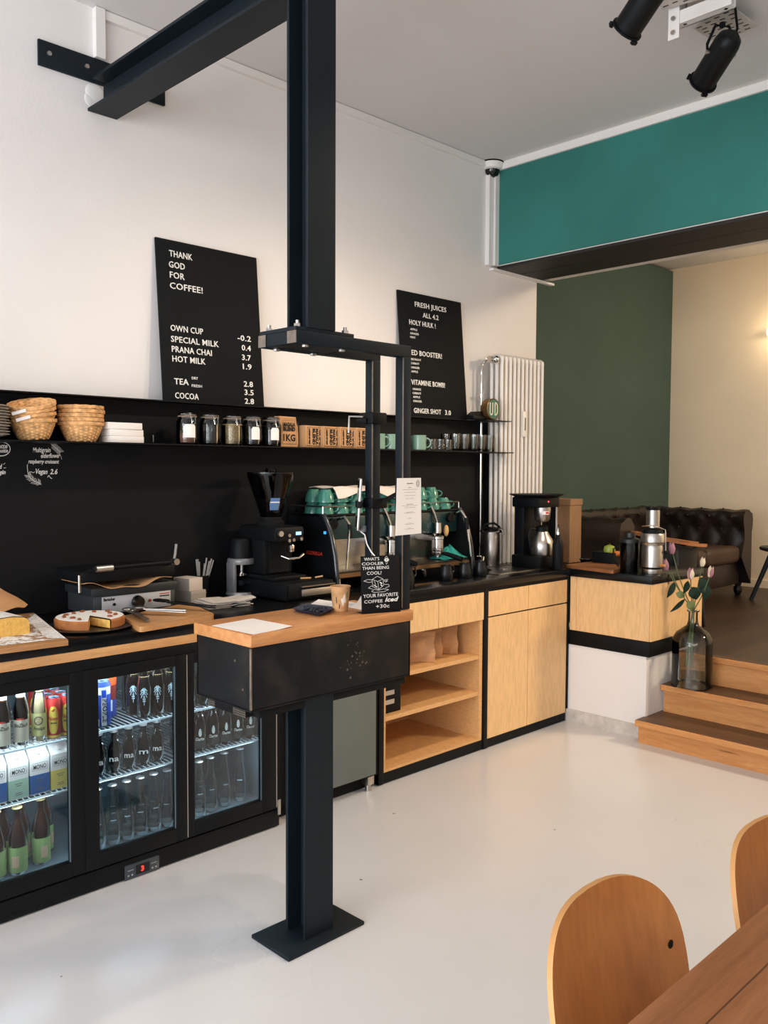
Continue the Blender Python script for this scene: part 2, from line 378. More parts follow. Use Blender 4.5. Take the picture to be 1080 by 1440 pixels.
# ================================================================== steel portal: beam on the wall and the hanging column
def isec_z(m, x0, x1, y0, y1, z0, z1, tf=.012, tw=.008):
    """H column, flanges square to x"""
    m.box(x0, x0+tf, y0, y1, z0, z1, .0015, seg=1); m.box(x1-tf, x1, y0, y1, z0, z1, .0015, seg=1)
    yc = (y0+y1)/2; m.box(x0+tf, x1-tf, yc-tw/2, yc+tw/2, z0, z1)
pt = thing('steel_portal', 'blue-black steel beam out of the white wall with the hanging upper column', 'steel beam', (-2.13, 1.77, 1.914))
o = pt.location
m = MB(o); isec_z(m, -2.178, -2.075, 1.712, 1.824, 1.926, CEIL); m.build('column', STEEL, pt)
m = MB(o)
m.box(WX+.01, -2.178, 1.705, 1.835, 2.965, 2.977, .001, seg=1); m.box(WX+.06, -2.178, 1.705, 1.835, 3.079, 3.091, .001, seg=1)
m.box(WX+.03, -2.178, 1.766, 1.774, 2.977, 3.079); m.build('beam', STEEL, pt)
m = MB(o).box(WX, WX+.014, 1.502, 2.065, 3.088, 3.188, .002); wp = m.build('wall_plate', STEEL, pt)
for y in (1.545, 1.703, 1.95): MB(o).cyl((WX+.012, y, 3.142), (WX+.02, y, 3.142), .011, .009, 10).build('screw', INOX, wp)
m = MB(o); m.ell((WX+.001, 1.745, 3.05), (.006, .045, .04), 14, 10); m.ell((WX+.001, 1.725, 3.02), (.004, .03, .03), 14, 10); m.build('filler_foam', W_WALL, pt, label='white filler where the beam enters the wall')
m = MB(o).box(-2.262, -2.078, 1.668, 1.905, 1.914, 1.926, .0015); pl = m.build('end_plate', STEEL, pt)
for x in (-2.24, -2.098):
    for y in (1.69, 1.884):
        b = MB(o); b.lathe([(.0001, 0), (.011, 0), (.011, .011), (.0001, .011)], (x, y, 1.926), 6); b.cyl((x, y, 1.93), (x, y, 1.947), .006); b.build('bolt', INOX, pl)

# ================================================================== service bar on the lower column, hung from a tube frame
bar = thing('service_bar', 'small steel box counter with oiled oak top on an H-section column', 'bar counter', (-2.135, 1.763, 0))
o = bar.location
MB(o).box(-2.228, -2.037, 1.605, 1.921, 0, .013, .003).build('base_plate', STEEL, bar)
m = MB(o); isec_z(m, -2.178, -2.078, 1.704, 1.820, .013, .78); m.build('column', STEEL, bar)
m = MB(o); m.box(-2.352, -2.066, 1.490, 1.496, .787, .976, .001); m.box(-2.072, -2.066, 1.49, 2.16, .787, .976, .001)
m.box(-2.352, -2.346, 1.49, 2.16, .787, .976); m.box(-2.352, -2.066, 2.154, 2.16, .787, .976); m.box(-2.352, -2.066, 1.49, 2.16, .783, .79)
bx = m.build('box', RAWSTEEL, bar)
MB(o).box(-2.073, -2.0652, 1.4885, 1.494, .79, .972, .001).build('worn_edge', BARE, bx, label='bare worn steel edge of the box')
m = MB(o); rr = random.Random(4)
for k in range(26):
    y, z = 1.90+.05*rr.gauss(0, .6), .885+.06*rr.gauss(0, .55); s = .0015+.003*rr.random(); m.poly([(-2.0655, y, z), (-2.0655, y+s*1.6, z+s*.4), (-2.0655, y+s, z+s*2), (-2.0655, y-s*.5, z+s)])
m.build('paint_scuff', mat('scuff_grey', (92, 86, 80), .7), bx, False, label='pale scuff marks on the dark steel front', kind='stuff')
for x, z in ((-2.145, .925), (-2.105, .845)):
    MB(o).cyl((x, 1.4905, z), (x, 1.4885, z), .004).build('rivet', BARE, bx)
m = MB(o); m.box(-2.30, -2.11, 1.50, 1.53, .757, .783, .002); m.box(-2.34, -2.08, 1.53, 2.15, .755, .783, .002); r = m.build('support_rail', BLACKM, bar)
for x0, x1 in ((-2.302, -2.268), (-2.17, -2.108)):
    m = MB(o)
    for k in range(4): m.box(x0, x1, 1.4985, 1.5005, .758+k*.0065, .762+k*.0065)
    m.box(x0, x0+.004, 1.4985, 1.5005, .758, .7815)
    m.build('scraped_end', BARE, r, label='scraped bare steel end of the rail')
MB(o).box(-2.362, -2.056, 1.484, 2.166, .976, 1.013, .004).build('wooden_top', OAK, bar)
fr = MB(o)
fr.box(-2.115, -2.075, 1.668, 2.168, 1.875, 1.914, .003); fr.box(-2.265, -2.225, 1.668, 2.168, 1.875, 1.914, .003)
fr.box(-2.225, -2.115, 1.668, 1.706, 1.875, 1.914, .002); fr.box(-2.225, -2.115, 1.706, 1.905, 1.878, 1.89)
fr.box(-2.115, -2.075, 2.130, 2.168, 1.013, 1.876, .003); fr.box(-2.265, -2.225, 2.130, 2.168, 1.013, 1.876, .003)
f = fr.build('tube_frame', STEEL, bar)
for x0, x1 in ((-2.118, -2.076), (-2.264, -2.226)): MB(o).box(x0, x1, 1.6655, 1.669, 1.876, 1.913).build('bare_tube_end', BARE, f, label='bare sanded steel end of a frame tube')
for x in (-2.24, -2.098):
    for y in (1.72, 1.87): MB(o).lathe([(.0001, -.006), (.011, -.006), (.011, 0), (.0001, 0)], (x, y, 1.875), 8).build('bolt_head', INOX, f)
for x0 in (-2.078, -2.228): MB(o).box(x0, x0+.0035, 2.1275, 2.1305, 1.02, 1.872).build('worn_tube_edge', BARE, f, label='shiny worn edge of an upright tube')

# ================================================================== counters along the wall
wt = MB((-3.2, 1.6, .868)); wt.box(WX+.03, -2.85, .3, 2.835, .868, .906, .003)
single(wt, 'worktop', WORKTOP, 'black worktop over the glass-door bar fridge', 'worktop')
ws = MB((-2.9, 1.6, .833)); ws.box(WX+.03, -2.852, .3, 2.20, .834, .867, .001)
single(ws, 'worktop_rail', wood('counter_edge_wood', (196, 138, 84), (226, 176, 120), (12, 1, 12), .5), 'long pale wooden strip under the black worktop above the fridge', 'wooden strip')
w2 = MB((-3.2, 3.6, .85)); w2.box(WX+.03, -2.892, 2.838, 4.40, .866, .91, .003); w2.box(-3.31, -2.362, 4.38, 5.0, .866, .91, .003)
single(w2, 'worktop', WORKTOP, 'black L-shaped worktop over the plywood cabinets and the corner unit', 'worktop')

# ---- bar fridge with three glass doors
FZ = .832
fg = thing('bar_fridge', 'black three-door glass bottle fridge lit from inside', 'fridge', (-3.15, 1.53, 0)); o = fg.location
Y0, Y1 = .84, 2.205
m = MB(o); m.box(-3.44, -3.42, Y0, Y1, .03, FZ); m.box(-3.44, -2.896, Y0, Y0+.03, 0, FZ); m.box(-3.44, -2.896, Y1-.03, Y1, 0, FZ)
m.box(-3.44, -2.896, Y0, Y1, FZ-.045, FZ); m.box(-2.9, -2.852, Y0, Y1, FZ-.036, FZ, .002); m.box(-3.44, -2.86, Y0, Y1, .005, .075, .002); m.box(-2.896, -2.858, Y1-.018, Y1, .07, FZ)
m.build('cabinet', BLACK, fg)
LIN = mat('fridge_liner', (92, 112, 122), .5, .1)
m = MB(o); m.box(-3.42, -3.41, Y0+.03, Y1-.03, .10, FZ-.05); m.box(-3.42, -2.9, Y0+.03, Y0+.035, .10, FZ-.05); m.box(-3.42, -2.9, Y1-.035, Y1-.03, .10, FZ-.05); m.box(-3.42, -2.9, Y0+.03, Y1-.03, .075, .108)
m.build('inner_liner', LIN, fg)
WIRE = mat('white_coated_wire', (190, 205, 214), .4)
for z in (.372, .552):
    for a, b in ((Y0+.04, 1.345), (1.352, 1.765), (1.772, Y1-.04)):
        s = MB(o)
        for x in (-2.922, -3.40, -3.16): s.tube([(x, a, z-.005), (x, b, z-.005)], .0042, 6)
        n = int((b-a)/.019)
        for k in range(n+1):
            y = a+(b-a)*k/n; s.tube([(-3.405, y, z), (-2.924, y, z), (-2.922, y, z-.006)], .0019, 5)
        s.build('wire_shelf', WIRE, fg)
FGLASS = glass('fridge_glass', (.86, .9, .91), (.6, .66, .68), .01, .9)
for i, (a, b, ga, gb) in enumerate(((.88, 1.358, .93, 1.302), (1.352, 1.762, 1.405, 1.713), (1.756, 2.186, 1.793, 2.113))):
    x1 = -2.85 if i != 1 else -2.848
    m = MB(o); m.box(x1-.03, x1, a, ga, .085, .796, .002); m.box(x1-.03, x1, gb, b, .085, .796, .002); m.box(x1-.03, x1, ga, gb, .085, .137, .002); m.box(x1-.03, x1, ga, gb, .755, .796, .002)
    d = m.build('door', BLACK, fg)
    MB(o).box(x1-.018, x1-.014, ga-.005, gb+.005, .13, .76).build('glass_pane', FGLASS, d, False)
    MB(o).box(x1-.001, x1+.0012, b-.004, b-.001, .09, .792).build('edge_strip', ALU, d)
    MB(o).box(x1-.010, x1-.006, gb-.004, gb+.001, .137, .755).build('pane_seal', mat('grey_seal', (90, 104, 110), .5), d)
m = MB(o)
for k in range(5): m.box(-2.8605, -2.859, 1.0, 1.42, .018+k*.010, .022+k*.010)
m.build('air_grille', BLACKM, fg)
m = MB(o); m.box(-2.862, -2.855, 1.502, 1.641, .002, .056, .002); tp = m.build('thermostat', mat('dark_clear_plastic', (52, 60, 66), .2), fg)
m = MB(o); m.box(-2.8555, -2.8545, 1.545, 1.60, .012, .047); m.build('display', mat('black_display', (8, 8, 9), .1), tp)
m = MB(o); m.text('3', .026, Matrix.Translation((-2.854, 1.565, .02)) @ Matrix(((0, 0, 1, 0), (1, 0, 0, 0), (0, 1, 0, 0), (0, 0, 0, 1))), off=.0012); m.build('digit', mat('red_led', (226, 50, 42), .5, emis=2.0), tp, False, label='glowing red digit')
for y in (1.515, 1.53, 1.612, 1.627): MB(o).box(-2.8555, -2.8545, y-.003, y+.003, .014, .02).build('button', mat('grey_print', (150, 156, 160), .5), tp, False)
for y in (1.512, 1.606): MB(o).box(-2.8555, -2.8545, y, y+.023, .034, .036).build('printed_line', MATS['grey_print'], tp, False)
MB(o).box(-2.85, -2.846, 2.188, 2.203, .055, .12, .002).build('hinge', INOX, fg)
for y in (1.12, 1.56, 1.97): area('fridge_light_and_fill', (-2.915, y, .364), (-3.08, y, -.3), .02, .3, 1.3, (.74, .9, 1)); area('fridge_light_and_fill', (-2.91, y, .540), (-3.05, y, .2), .02, .3, .5, (.8, .93, 1)); area('fridge_light_and_fill', (-2.93, y, .772), (-3.08, y, .1), .03, .34, 2.2, (.78, .92, 1))  # top row is the cabinet lamp; both rows under the shelves are added fill

# ---- undercounter unit with the grey door
ug = thing('undercounter_unit', 'dark under-counter unit with plain grey-green door behind the column', 'cabinet', (-3.15, 2.52, 0)); o = ug.location
m = MB(o); m.box(-3.44, -2.9, 2.225, 2.815, .06, .866); m.box(-3.40, -2.93, 2.24, 2.80, .004, .06); m.build('body', BLACKM, ug)
MB(o).box(-2.9, -2.872, 2.29, 2.778, .078, .85, .002).build('door', mat('grey_green_panel', (98, 106, 102), .5, noise=.05), ug)
m = MB(o); m.cyl((-2.90, 2.755, 0), (-2.90, 2.755, .03), .014); m.box(-2.925, -2.88, 2.735, 2.775, .03, .07, .002); m.build('foot', INOX, ug)

# ---- open shelf cabinet with two drawers above
ca = thing('shelf_cabinet', 'plywood cabinet with open shelves under two drawer fronts', 'cabinet', (-3.15, 3.21, 0)); o = ca.location
m = MB(o); m.box(-2.94, -2.898, 2.822, 2.855, .004, .866, .001); m.box(-2.94, -2.903, 2.822, 3.597, .004, .054); m.box(-2.94, -2.9, 2.855, 3.597, .846, .866); m.build('steel_frame', BLACK, ca)
m = MB(o); m.box(-3.44, -2.906, 2.855, 2.873, .054, .70); m.box(-3.44, -2.906, 3.568, 3.592, .054, .70); m.box(-3.44, -2.906, 2.873, 3.568, .054, .066); m.box(-3.44, -3.425, 2.873, 3.568, .066, .70); m.box(-3.42, -2.93, 2.873, 3.568, .69, .70)
m.build('carcass', PLY_IN, ca, False)
for z in (.495, .30): MB(o).box(-3.425, -2.912, 2.873, 3.568, z-.004, z+.017, .001).build('shelf', PLY_IN, ca, False)
for a, b in ((2.858, 3.2355), (3.2395, 3.594)): MB(o).box(-2.922, -2.9, a, b, .70, .846, .001).build('drawer', PLY, ca, False)
# ---- door cabinet
cb = thing('door_cabinet', 'plywood cabinet with two tall doors and two drawer fronts', 'cabinet', (-3.15, 4.0, 0)); o = cb.location
m = MB(o); m.box(-2.94, -2.896, 3.598, 3.628, .004, .866, .001); m.box(-2.94, -2.903, 3.628, 4.372, .004, .05); m.box(-2.94, -2.9, 3.628, 4.372, .846, .866); m.box(-2.93, -2.894, 4.372, 4.386, .075, .866, .001); m.box(-2.94, -2.91, 3.628, 4.372, .703, .711); m.build('steel_frame', BLACK, cb)
m = MB(o); m.box(-3.44, -2.925, 3.62, 4.37, .05, .86); m.build('carcass', BLACKM, cb, False)
for a, b in ((3.631, 3.9865), (3.9910, 4.369)):
    MB(o).box(-2.922, -2.9, a, b, .712, .846, .001).build('drawer', PLY, cb, False)
    MB(o).box(-2.922, -2.9, a, b, .052, .704, .001).build('door', PLY, cb, False)
# ---- corner unit on the half wall
cc = thing('corner_cabinet', 'short plywood corner unit on the white half wall by the steps', 'cabinet', (-2.63, 4.69, .462)); o = cc.location
m = MB(o); m.box(-2.896, -2.372, 4.384, 5.0, .462, .546, .001); m.build('kick_plate', BLACK, cc)
m = MB(o); m.box(-2.884, -2.377, 4.396, 4.995, .546, .866); m.build('carcass', BLACKM, cc)
m = MB(o); m.box(-2.888, -2.847, 4.386, 4.398, .548, .866, .001); m.box(-2.845, -2.378, 4.386, 4.398, .548, .866, .001); m.build('front_panel', PLY, cc, False)
m = MB(o); m.box(-2.378, -2.368, 4.392, 4.998, .548, .866, .001); m.build('side_panel', PLY, cc, False)

# ================================================================== back panel and shelves on the wall
struct('wall_backsplash', MB().box(WX, WX+.022, .3, 4.335, .905, 1.60), BLACK_WALL)
su = thing('wall_shelf', 'long black steel wall shelf of two tiers over the counter', 'shelf', (-3.42, 2.4, 1.59)); o = su.location
m = MB(o); m.box(WX, WX+.02, .3, 4.335, 1.60, 1.788); m.build('back_panel', BLACK_WALL, su)
MB(o).box(WX, -3.28, .3, 4.225, 1.592, 1.598).box(-3.435, -3.28, 4.225, 4.34, 1.592, 1.598).build('lower_shelf', BLACK, su)
MB(o).box(WX, -3.40, .3, 4.225, 1.785, 1.790).box(-3.435, -3.30, 4.1, 4.34, 1.785, 1.790).build('upper_shelf', BLACK, su)
m = MB(o); m.box(WX+.022, WX+.05, 4.30, 4.338, .91, 1.592); m.build('side_post', BLACK, su)
m = MB(o); m.box(WX+.02, WX+.022, 1.985, 1.989, 1.608, 1.64); m.build('bracket_slot', ALU, su)

# ================================================================== ply chairs and the table in front
def make_chair(label, loc, rz):
    t = thing('dining_chair', label, 'chair', loc, rz, None)
    a, b, hc, n, cv, rec = .208, .165, .626, 2.8, .046, .21
    def P(s, h, off=0):
        x = cv*s*s/(a*a)-math.tan(rec)*h - .0 + off
        return Vector((x, s, hc+h))
    def sh(off):
        ring = []
        for k in range(64):
            th = 2*PI*k/64; c, q = math.cos(th), math.sin(th)
            s = a*math.copysign(abs(c)**(2/n), c); h = b*math.copysign(abs(q)**(2/n), q)
            if h < 0: s *= 1-.1*(h/b)**2
            ring.append((s, h))
        return ring
    ring = sh(0); m = MB(); NR = 8
    def layer(off, rev):
        rings = []
        for j in range(1, NR+1):
            f = j/NR; rings.append([P(s*f, h*f, off) for s, h in ring])
        return rings
    fr, bk = layer(.005, 0), layer(-.005, 0)
    for rings, off in ((fr, .005), (bk, -.005)):
        m.loft(rings, False); m.poly(rings[0])
    m.mi = 1; m.loft([fr[-1], bk[-1]], False); m.mi = 0
    bmesh.ops.remove_doubles(m.bm, verts=m.bm.verts, dist=1e-5)
    back = m.build('backrest', [CHAIRW, CHAIRE], t)
    for s, h in ((.178, .022), (.178, -.072), (-.178, .022), (-.178, -.072)):
        p = P(s, h, .005); MB().ell(p, (.003, .008, .008), 12, 8).build('rivet', BLACK, back)
    # seat
    m = MB()
    def seat(u, v):
        x = .06+.40*u; w = .20+.015*math.sin(u*PI); y = (v-.5)*2*w
        e = max(0, u-.8)/.2; z = .455-.012*math.cos((v-.5)*PI)-.03*e*e+.015*(1-u)**3
        return Vector((x, y*(1-.12*e*e), z))
    m.grid(seat, 14, 12); m.thick(.011); m.build('seat', [CHAIRW], t)
    for sy in (-1, 1):
        pts = [P(.200*sy, -.13, -.02)+Vector((0, .012*sy, 0)), P(.205*sy, -.10, -.02), P(.208*sy, -.035, -.022)+Vector((0, .014*sy, 0))]
        m = MB(); m.tube([(-.03, sy*.24, 0), (.0, sy*.222, .2), (.02, sy*.205, .43), tuple(pts[0]), tuple(pts[2])], .0115, 10); m.build('rear_leg', BLACK, t)
        m = MB(); m.tube([(.43, sy*.22, 0), (.40, sy*.19, .40), (.37, sy*.17, .432), (.08, sy*.19, .435), (.01, sy*.205, .42)], .0105, 10); m.build('front_leg', BLACK, t)
    m = MB(); m.tube([(.36, -.17, .43), (.36, .17, .43)], .009); m.build('seat_rail', BLACK, t); m = MB(); m.tube([(.10, -.19, .43), (.10, .19, .43)], .009); m.build('seat_rail', BLACK, t)
    return t
c1 = make_chair('plywood dining chair nearest the camera, its whole back in view', (-.755, 1.262, 0), .03)
c2 = dup(c1, (-.672, 1.748, 0), -.055, 'plywood dining chair cut by the right edge of the photo')
tb = thing('dining_table', 'long wooden dining table in the lower right corner', 'table', (-.1, 1.6, 0)); o = tb.location
m = MB(o); m.box(-.598, .35, .55, 2.55, .705, .735, .004); m.build('tabletop', TABLEW, tb)
for x in (-.5, .25):
    for y in (.65, 2.45): MB(o).box(x-.03, x+.03, y-.03, y+.03, 0, .705, .003).build('leg', BLACK, tb)
# ================================================================== letter boards leaning on the upper shelf
TXT = Matrix(((0, 0, 1, 0), (1, 0, 0, 0), (0, 1, 0, 0), (0, 0, 0, 1)))      # text plane -> faces +x, reads along +y
def letter_board(label, yc, h, w, lines):
    lean = math.atan(.060/h)
    t = thing('letter_board', label, 'menu board', (-3.428, yc, 1.791)); t.rotation_euler = (0, -lean, 0)
    mw = Matrix.Translation(t.location) @ Matrix.Rotation(-lean, 4, 'Y'); inv = mw.inverted(); nrm = mw.to_3x3() @ Vector((1, 0, 0)); p0 = Vector(t.location)
    def loc(px, py):
        d = _r*((px-540)/FPX)-_u*((py-720)/FPX)+_f
        k = (p0-CAMP).dot(nrm)/d.dot(nrm); return inv @ (CAMP+d*k)
    MB().box(-.012, 0, -w/2, w/2, 0, h, .002).build('panel', mat('black_felt', (15, 17, 19), .8, bump=.1, bscale=300, spec=.2, stretch=(1, .1, 1)), t)
    for body, x0, y0, x1, y1, cap in lines:
        a, b = loc(x0, y0), loc(x1, y1)
        z = (a.z+b.z)/2
        m = MB(); m.text(body, cap/.72, Matrix.Translation((.0015, a.y, z)) @ TXT, width=b.y-a.y, off=.0003 if cap > .02 else 0, extr=.001, ls=1.05); m.build('lettering', LETTER, t, False)
    return t
def z3(x, y): return 200+x*.19436, 320+y*.19436
def z4(x, y): return 540+x*.25926, 400+y*.25926
L1 = []
for b, x0, y0, x1, y1, c in (('THANK', 195, 208, 362, 237, .0285), ('GOD', 193, 290, 308, 303, .0285), ('FOR', 200, 365, 306, 377, .0285), ('COFFEE!', 200, 440, 437, 477, .0285),
    ('OWN CUP', 205, 748, 440, 772, .0275), ('SPECIAL MILK', 208, 826, 553, 865, .0275), ('PRANA CHAI', 214, 898, 503, 930, .0275), ('HOT MILK', 218, 968, 457, 992, .0275),
    ('TEA', 232, 1133, 335, 1140, .0275), ('DRY', 358, 1097, 402, 1103, .0125), ('FRESH', 358, 1152, 432, 1160, .0125), ('COCOA', 238, 1235, 408, 1246, .0275),
    ('-0.2', 690, 818, 785, 824, .0265), ('0.4', 720, 888, 785, 894, .0265), ('3.7', 722, 958, 785, 964, .0265), ('1.9', 728, 1024, 790, 1029, .0265), ('2.8', 735, 1150, 800, 1155, .0265), ('3.5', 740, 1210, 805, 1216, .0265), ('2.8', 742, 1274, 808, 1279, .0265)):
    L1.append((b,)+z3(x0, y0)+z3(x1, y1)+(c,))
letter_board('black menu letter board headed THANK GOD FOR COFFEE', 2.284, .722, .545, L1)
L2 = []
for b, x0, y0, x1, y1, c in (('FRESH JUICES', 167, 120, 337, 151, .029), ('ALL 4.2', 210, 180, 295, 193, .028), ('HOLY HULK !', 137, 216, 279, 239, .029),
    ('APPLE', 142, 248, 180, 252, .012), ('GINGER', 142, 270, 188, 276, .012), ('MINT', 142, 291, 170, 294, .012),
    ('RED BOOSTER!', 133, 382, 313, 401, .03), ('BEETROOT', 146, 411, 200, 416, .012), ('CARROT', 146, 433, 190, 436, .012), ('GINGER', 146, 455, 192, 459, .012), ('APPLE', 148, 477, 183, 480, .012),
    ('VITAMINE BOMB!', 148, 543, 330, 560, .03), ('ORANGE', 155, 572, 200, 576, .012), ('CARROT', 155, 594, 200, 598, .012), ('APPLE', 157, 615, 195, 618, .012), ('GINGER', 158, 637, 204, 641, .012),
    ('GINGER SHOT', 162, 696, 309, 706, .029), ('3.0', 331, 707, 362, 710, .029)):
    L2.append((b,)+z4(x0, y0)+z4(x1, y1)+(c,))
letter_board('black letter board of FRESH JUICES near the radiator', 3.800, .712, .545, L2)

# ================================================================== chalk writing on the black wall panel
XW = WX+.0232
def chalk(px, py): 
    p = at(px, py, 0, XW); return p
def zc(x, y): return x*.10185, 600+y*.10185
def chalk_text(m, body, x0, y0, x1, y1, cap, sh=.25, off=.0005):
    a, b = chalk(*zc(x0, y0)), chalk(*zc(x1, y1))
    ang = math.atan2(b.z-a.z, b.y-a.y)
    m.text(body, cap/.72, Matrix.Translation((XW, a.y, a.z)) @ TXT @ Matrix.Rotation(ang, 4, 'Z'), width=(b-a).length, shear=sh, off=off)
def stroke(m, pts, w=.0016, T=None):
    for a, b in zip(pts, pts[1:]):
        d = (b-a); n = Vector((0, -d.z, d.y)); n = n.normalized()*w/2 if n.length else Vector((0, 0, w/2))
        try: m.poly([a-n, b-n, b+n, a+n])
        except ValueError: pass
def feather(m, pts):
    stroke(m, pts, .002)
    for i in range(len(pts)-1):
        for k in range(4):
            p = pts[i].lerp(pts[i+1], k/4); d = (pts[i+1]-pts[i]).normalized(); n = Vector((0, -d.z, d.y))
            for s in (-1, 1): stroke(m, [p, p-d*.010+n*s*.013], .001)
o = Vector((XW, 1.5, 1.5)); m = MB(o)
chalk_text(m, 'Multigrain', 450, 352, 700, 352, .019); chalk_text(m, 'elderflower', 565, 430, 832, 428, .018); chalk_text(m, 'raspberry croissant', 392, 505, 815, 508, .016); chalk_text(m, 'Vegan', 492, 650, 655, 655, .021); chalk_text(m, '2.6', 690, 655, 795, 655, .021)
stroke(m, [chalk(*zc(x, y)) for x, y in ((380, 520), (376, 560), (382, 610), (392, 662))], .002)
stroke(m, [chalk(*zc(x, y)) for x, y in ((405, 632), (430, 622), (455, 636), (480, 624))], .0018)
stroke(m, [chalk(*zc(x, y)) for x, y in ((655, 700), (675, 672), (700, 712), (720, 715))], .0022)
stroke(m, [chalk(*zc(x, y)) for x, y in ((830, 385), (845, 420), (852, 450))], .0014)
feather(m, [chalk(*zc(x, y)) for x, y in ((392, 672), (420, 710), (470, 750), (530, 772), (570, 800))])
feather(m, [chalk(*zc(x, y)) for x, y in ((830, 350), (790, 310), (750, 275), (705, 240))])
single(m, 'chalk_writing', CHALK, 'white chalk handwriting for a vegan croissant on the black wall', 'chalk writing', smooth=False)
o = Vector((XW, 1.32, 1.5)); m = MB(o)
stroke(m, [chalk(*zc(20+120*math.cos(2*PI*k/40), 308+95*math.sin(2*PI*k/40))) for k in range(41)], .003)
chalk_text(m, 'latte', -40, 300, 105, 296, .018); chalk_text(m, 'cookie', -40, 358, 110, 356, .016)
chalk_text(m, 'and', -60, 580, 30, 580, .019); chalk_text(m, 'vegan', -60, 655, 78, 655, .017)
for a, b in (((48, 522), (72, 502)), ((52, 572), (84, 566)), ((36, 602), (50, 612))): stroke(m, [chalk(*zc(*a)), chalk(*zc(*b))], .0018)
single(m, 'chalk_writing', CHALK, 'white chalk oval and words at the left edge of the photo', 'chalk writing', smooth=False)

# ================================================================== things on the lower shelf (z 1.598)
SZ = 1.5982
# plates
m = MB(); m.lathe([(.0001, 0), (.06, 0), (.062, .003), (.11, .013), (.13, .019), (.1305, .021), (.108, .016), (.06, .006), (.0001, .006)], seg=40)
plate = single(m, 'plate', mat('stoneware', (178, 172, 164), .45), 'grey stoneware plate in the tall stack at the left edge', 'plate', (-3.365, 1.178, SZ), 'stacked grey plates')
for k in range(1, 11): dup(plate, (-3.365+.002*math.sin(k*2.1), 1.178+.003*math.cos(k*1.7), SZ+.0105*k))
# woven baskets
WICK = mat('wicker', (224, 172, 114), .7, noise=.35, nscale=60)
def basket(seed=0):
    m = MB(); N = 48; prof = []
    R = 13
    for j in range(R+1):
        f = j/R; prof.append((.052+.034*f**.8, .072*f))
    rings = []
    for j, (r, z) in enumerate(prof):
        rings.append([Vector(((r+.0022*(1 if (k//2+j) % 2 else -1))*math.cos(2*PI*k/N), (r+.0022*(1 if (k//2+j) % 2 else -1))*math.sin(2*PI*k/N), z)) for k in range(N)])
    inner = [[Vector((p.x*.93, p.y*.93, p.z+.004)) for p in ring] for ring in reversed(rings)]
    m.loft(rings+inner, True)
    for dz in (0, .004, .008): m.tube([(.087*math.cos(2*PI*k/40), .087*math.sin(2*PI*k/40), .068+dz+.001*math.sin(k*2.2)) for k in range(40)], .0032, 6, True)
    return m
b0 = single(basket(), 'woven_basket', WICK, 'woven bread basket, lowest of the level stack beside the white boxes', 'basket', (-3.375, 1.605, SZ), 'level stack of woven baskets')
for k, w in ((1, 'second from the bottom'), (2, 'middle one'), (3, 'second from the top'), (4, 'topmost')):
    dup(b0, (-3.375+.002*math.sin(k*3), 1.605+.003*math.cos(k*2), SZ+.0165*k), k*.7, 'woven bread basket, %s of the level stack beside the white boxes' % w)
for k, w in enumerate(('lowest', 'second from the bottom', 'third from the bottom', 'topmost')):
    ob = dup(b0, (-3.37, 1.410+.001*k, SZ+.004+.021*k+(.004 if k else 0)), None, 'woven bread basket, %s of the tilted stack between plates and level stack' % w, 'tilted stack of woven baskets', rot=(.05+.075*k, .03*k, .15*k))
    if k in (0, 1, 2):
        pass
for k, (px, py, w) in enumerate(((30, 588, 'upper'), (31, 577, 'lower'))):
    p = at(*((25, 580) if k == 0 else (31, 589)), 0, -3.30)
    m = MB(p); m.box(p.x-.001, p.x+.001, p.y-.022, p.y+.030, p.z-.006, p.z+.006)
    single(m, 'paper_tag', PAPER, 'white paper tag stuck on the tilted baskets, %s one' % w, 'tag', smooth=False, rot=(.30, 0, -.5))
# white flat boxes
m = MB(); m.box(-.075, .075, -.076, .076, 0, .027, .002)
for k in (-1,): m.box(-.0752, .0752, -.0762, .0762, .0125, .0135)
wb = single(m, 'carton_box', PAPER, 'flat white carton, bottom one of the pile right of the baskets', 'box', (-3.385, 1.772, SZ), 'pile of flat white cartons')
dup(wb, (-3.387, 1.770, SZ+.0275), .03, 'flat white carton, middle one of the pile right of the baskets')
dup(wb, (-3.384, 1.765, SZ+.055), -.02, 'flat white carton, top one of the pile right of the baskets')
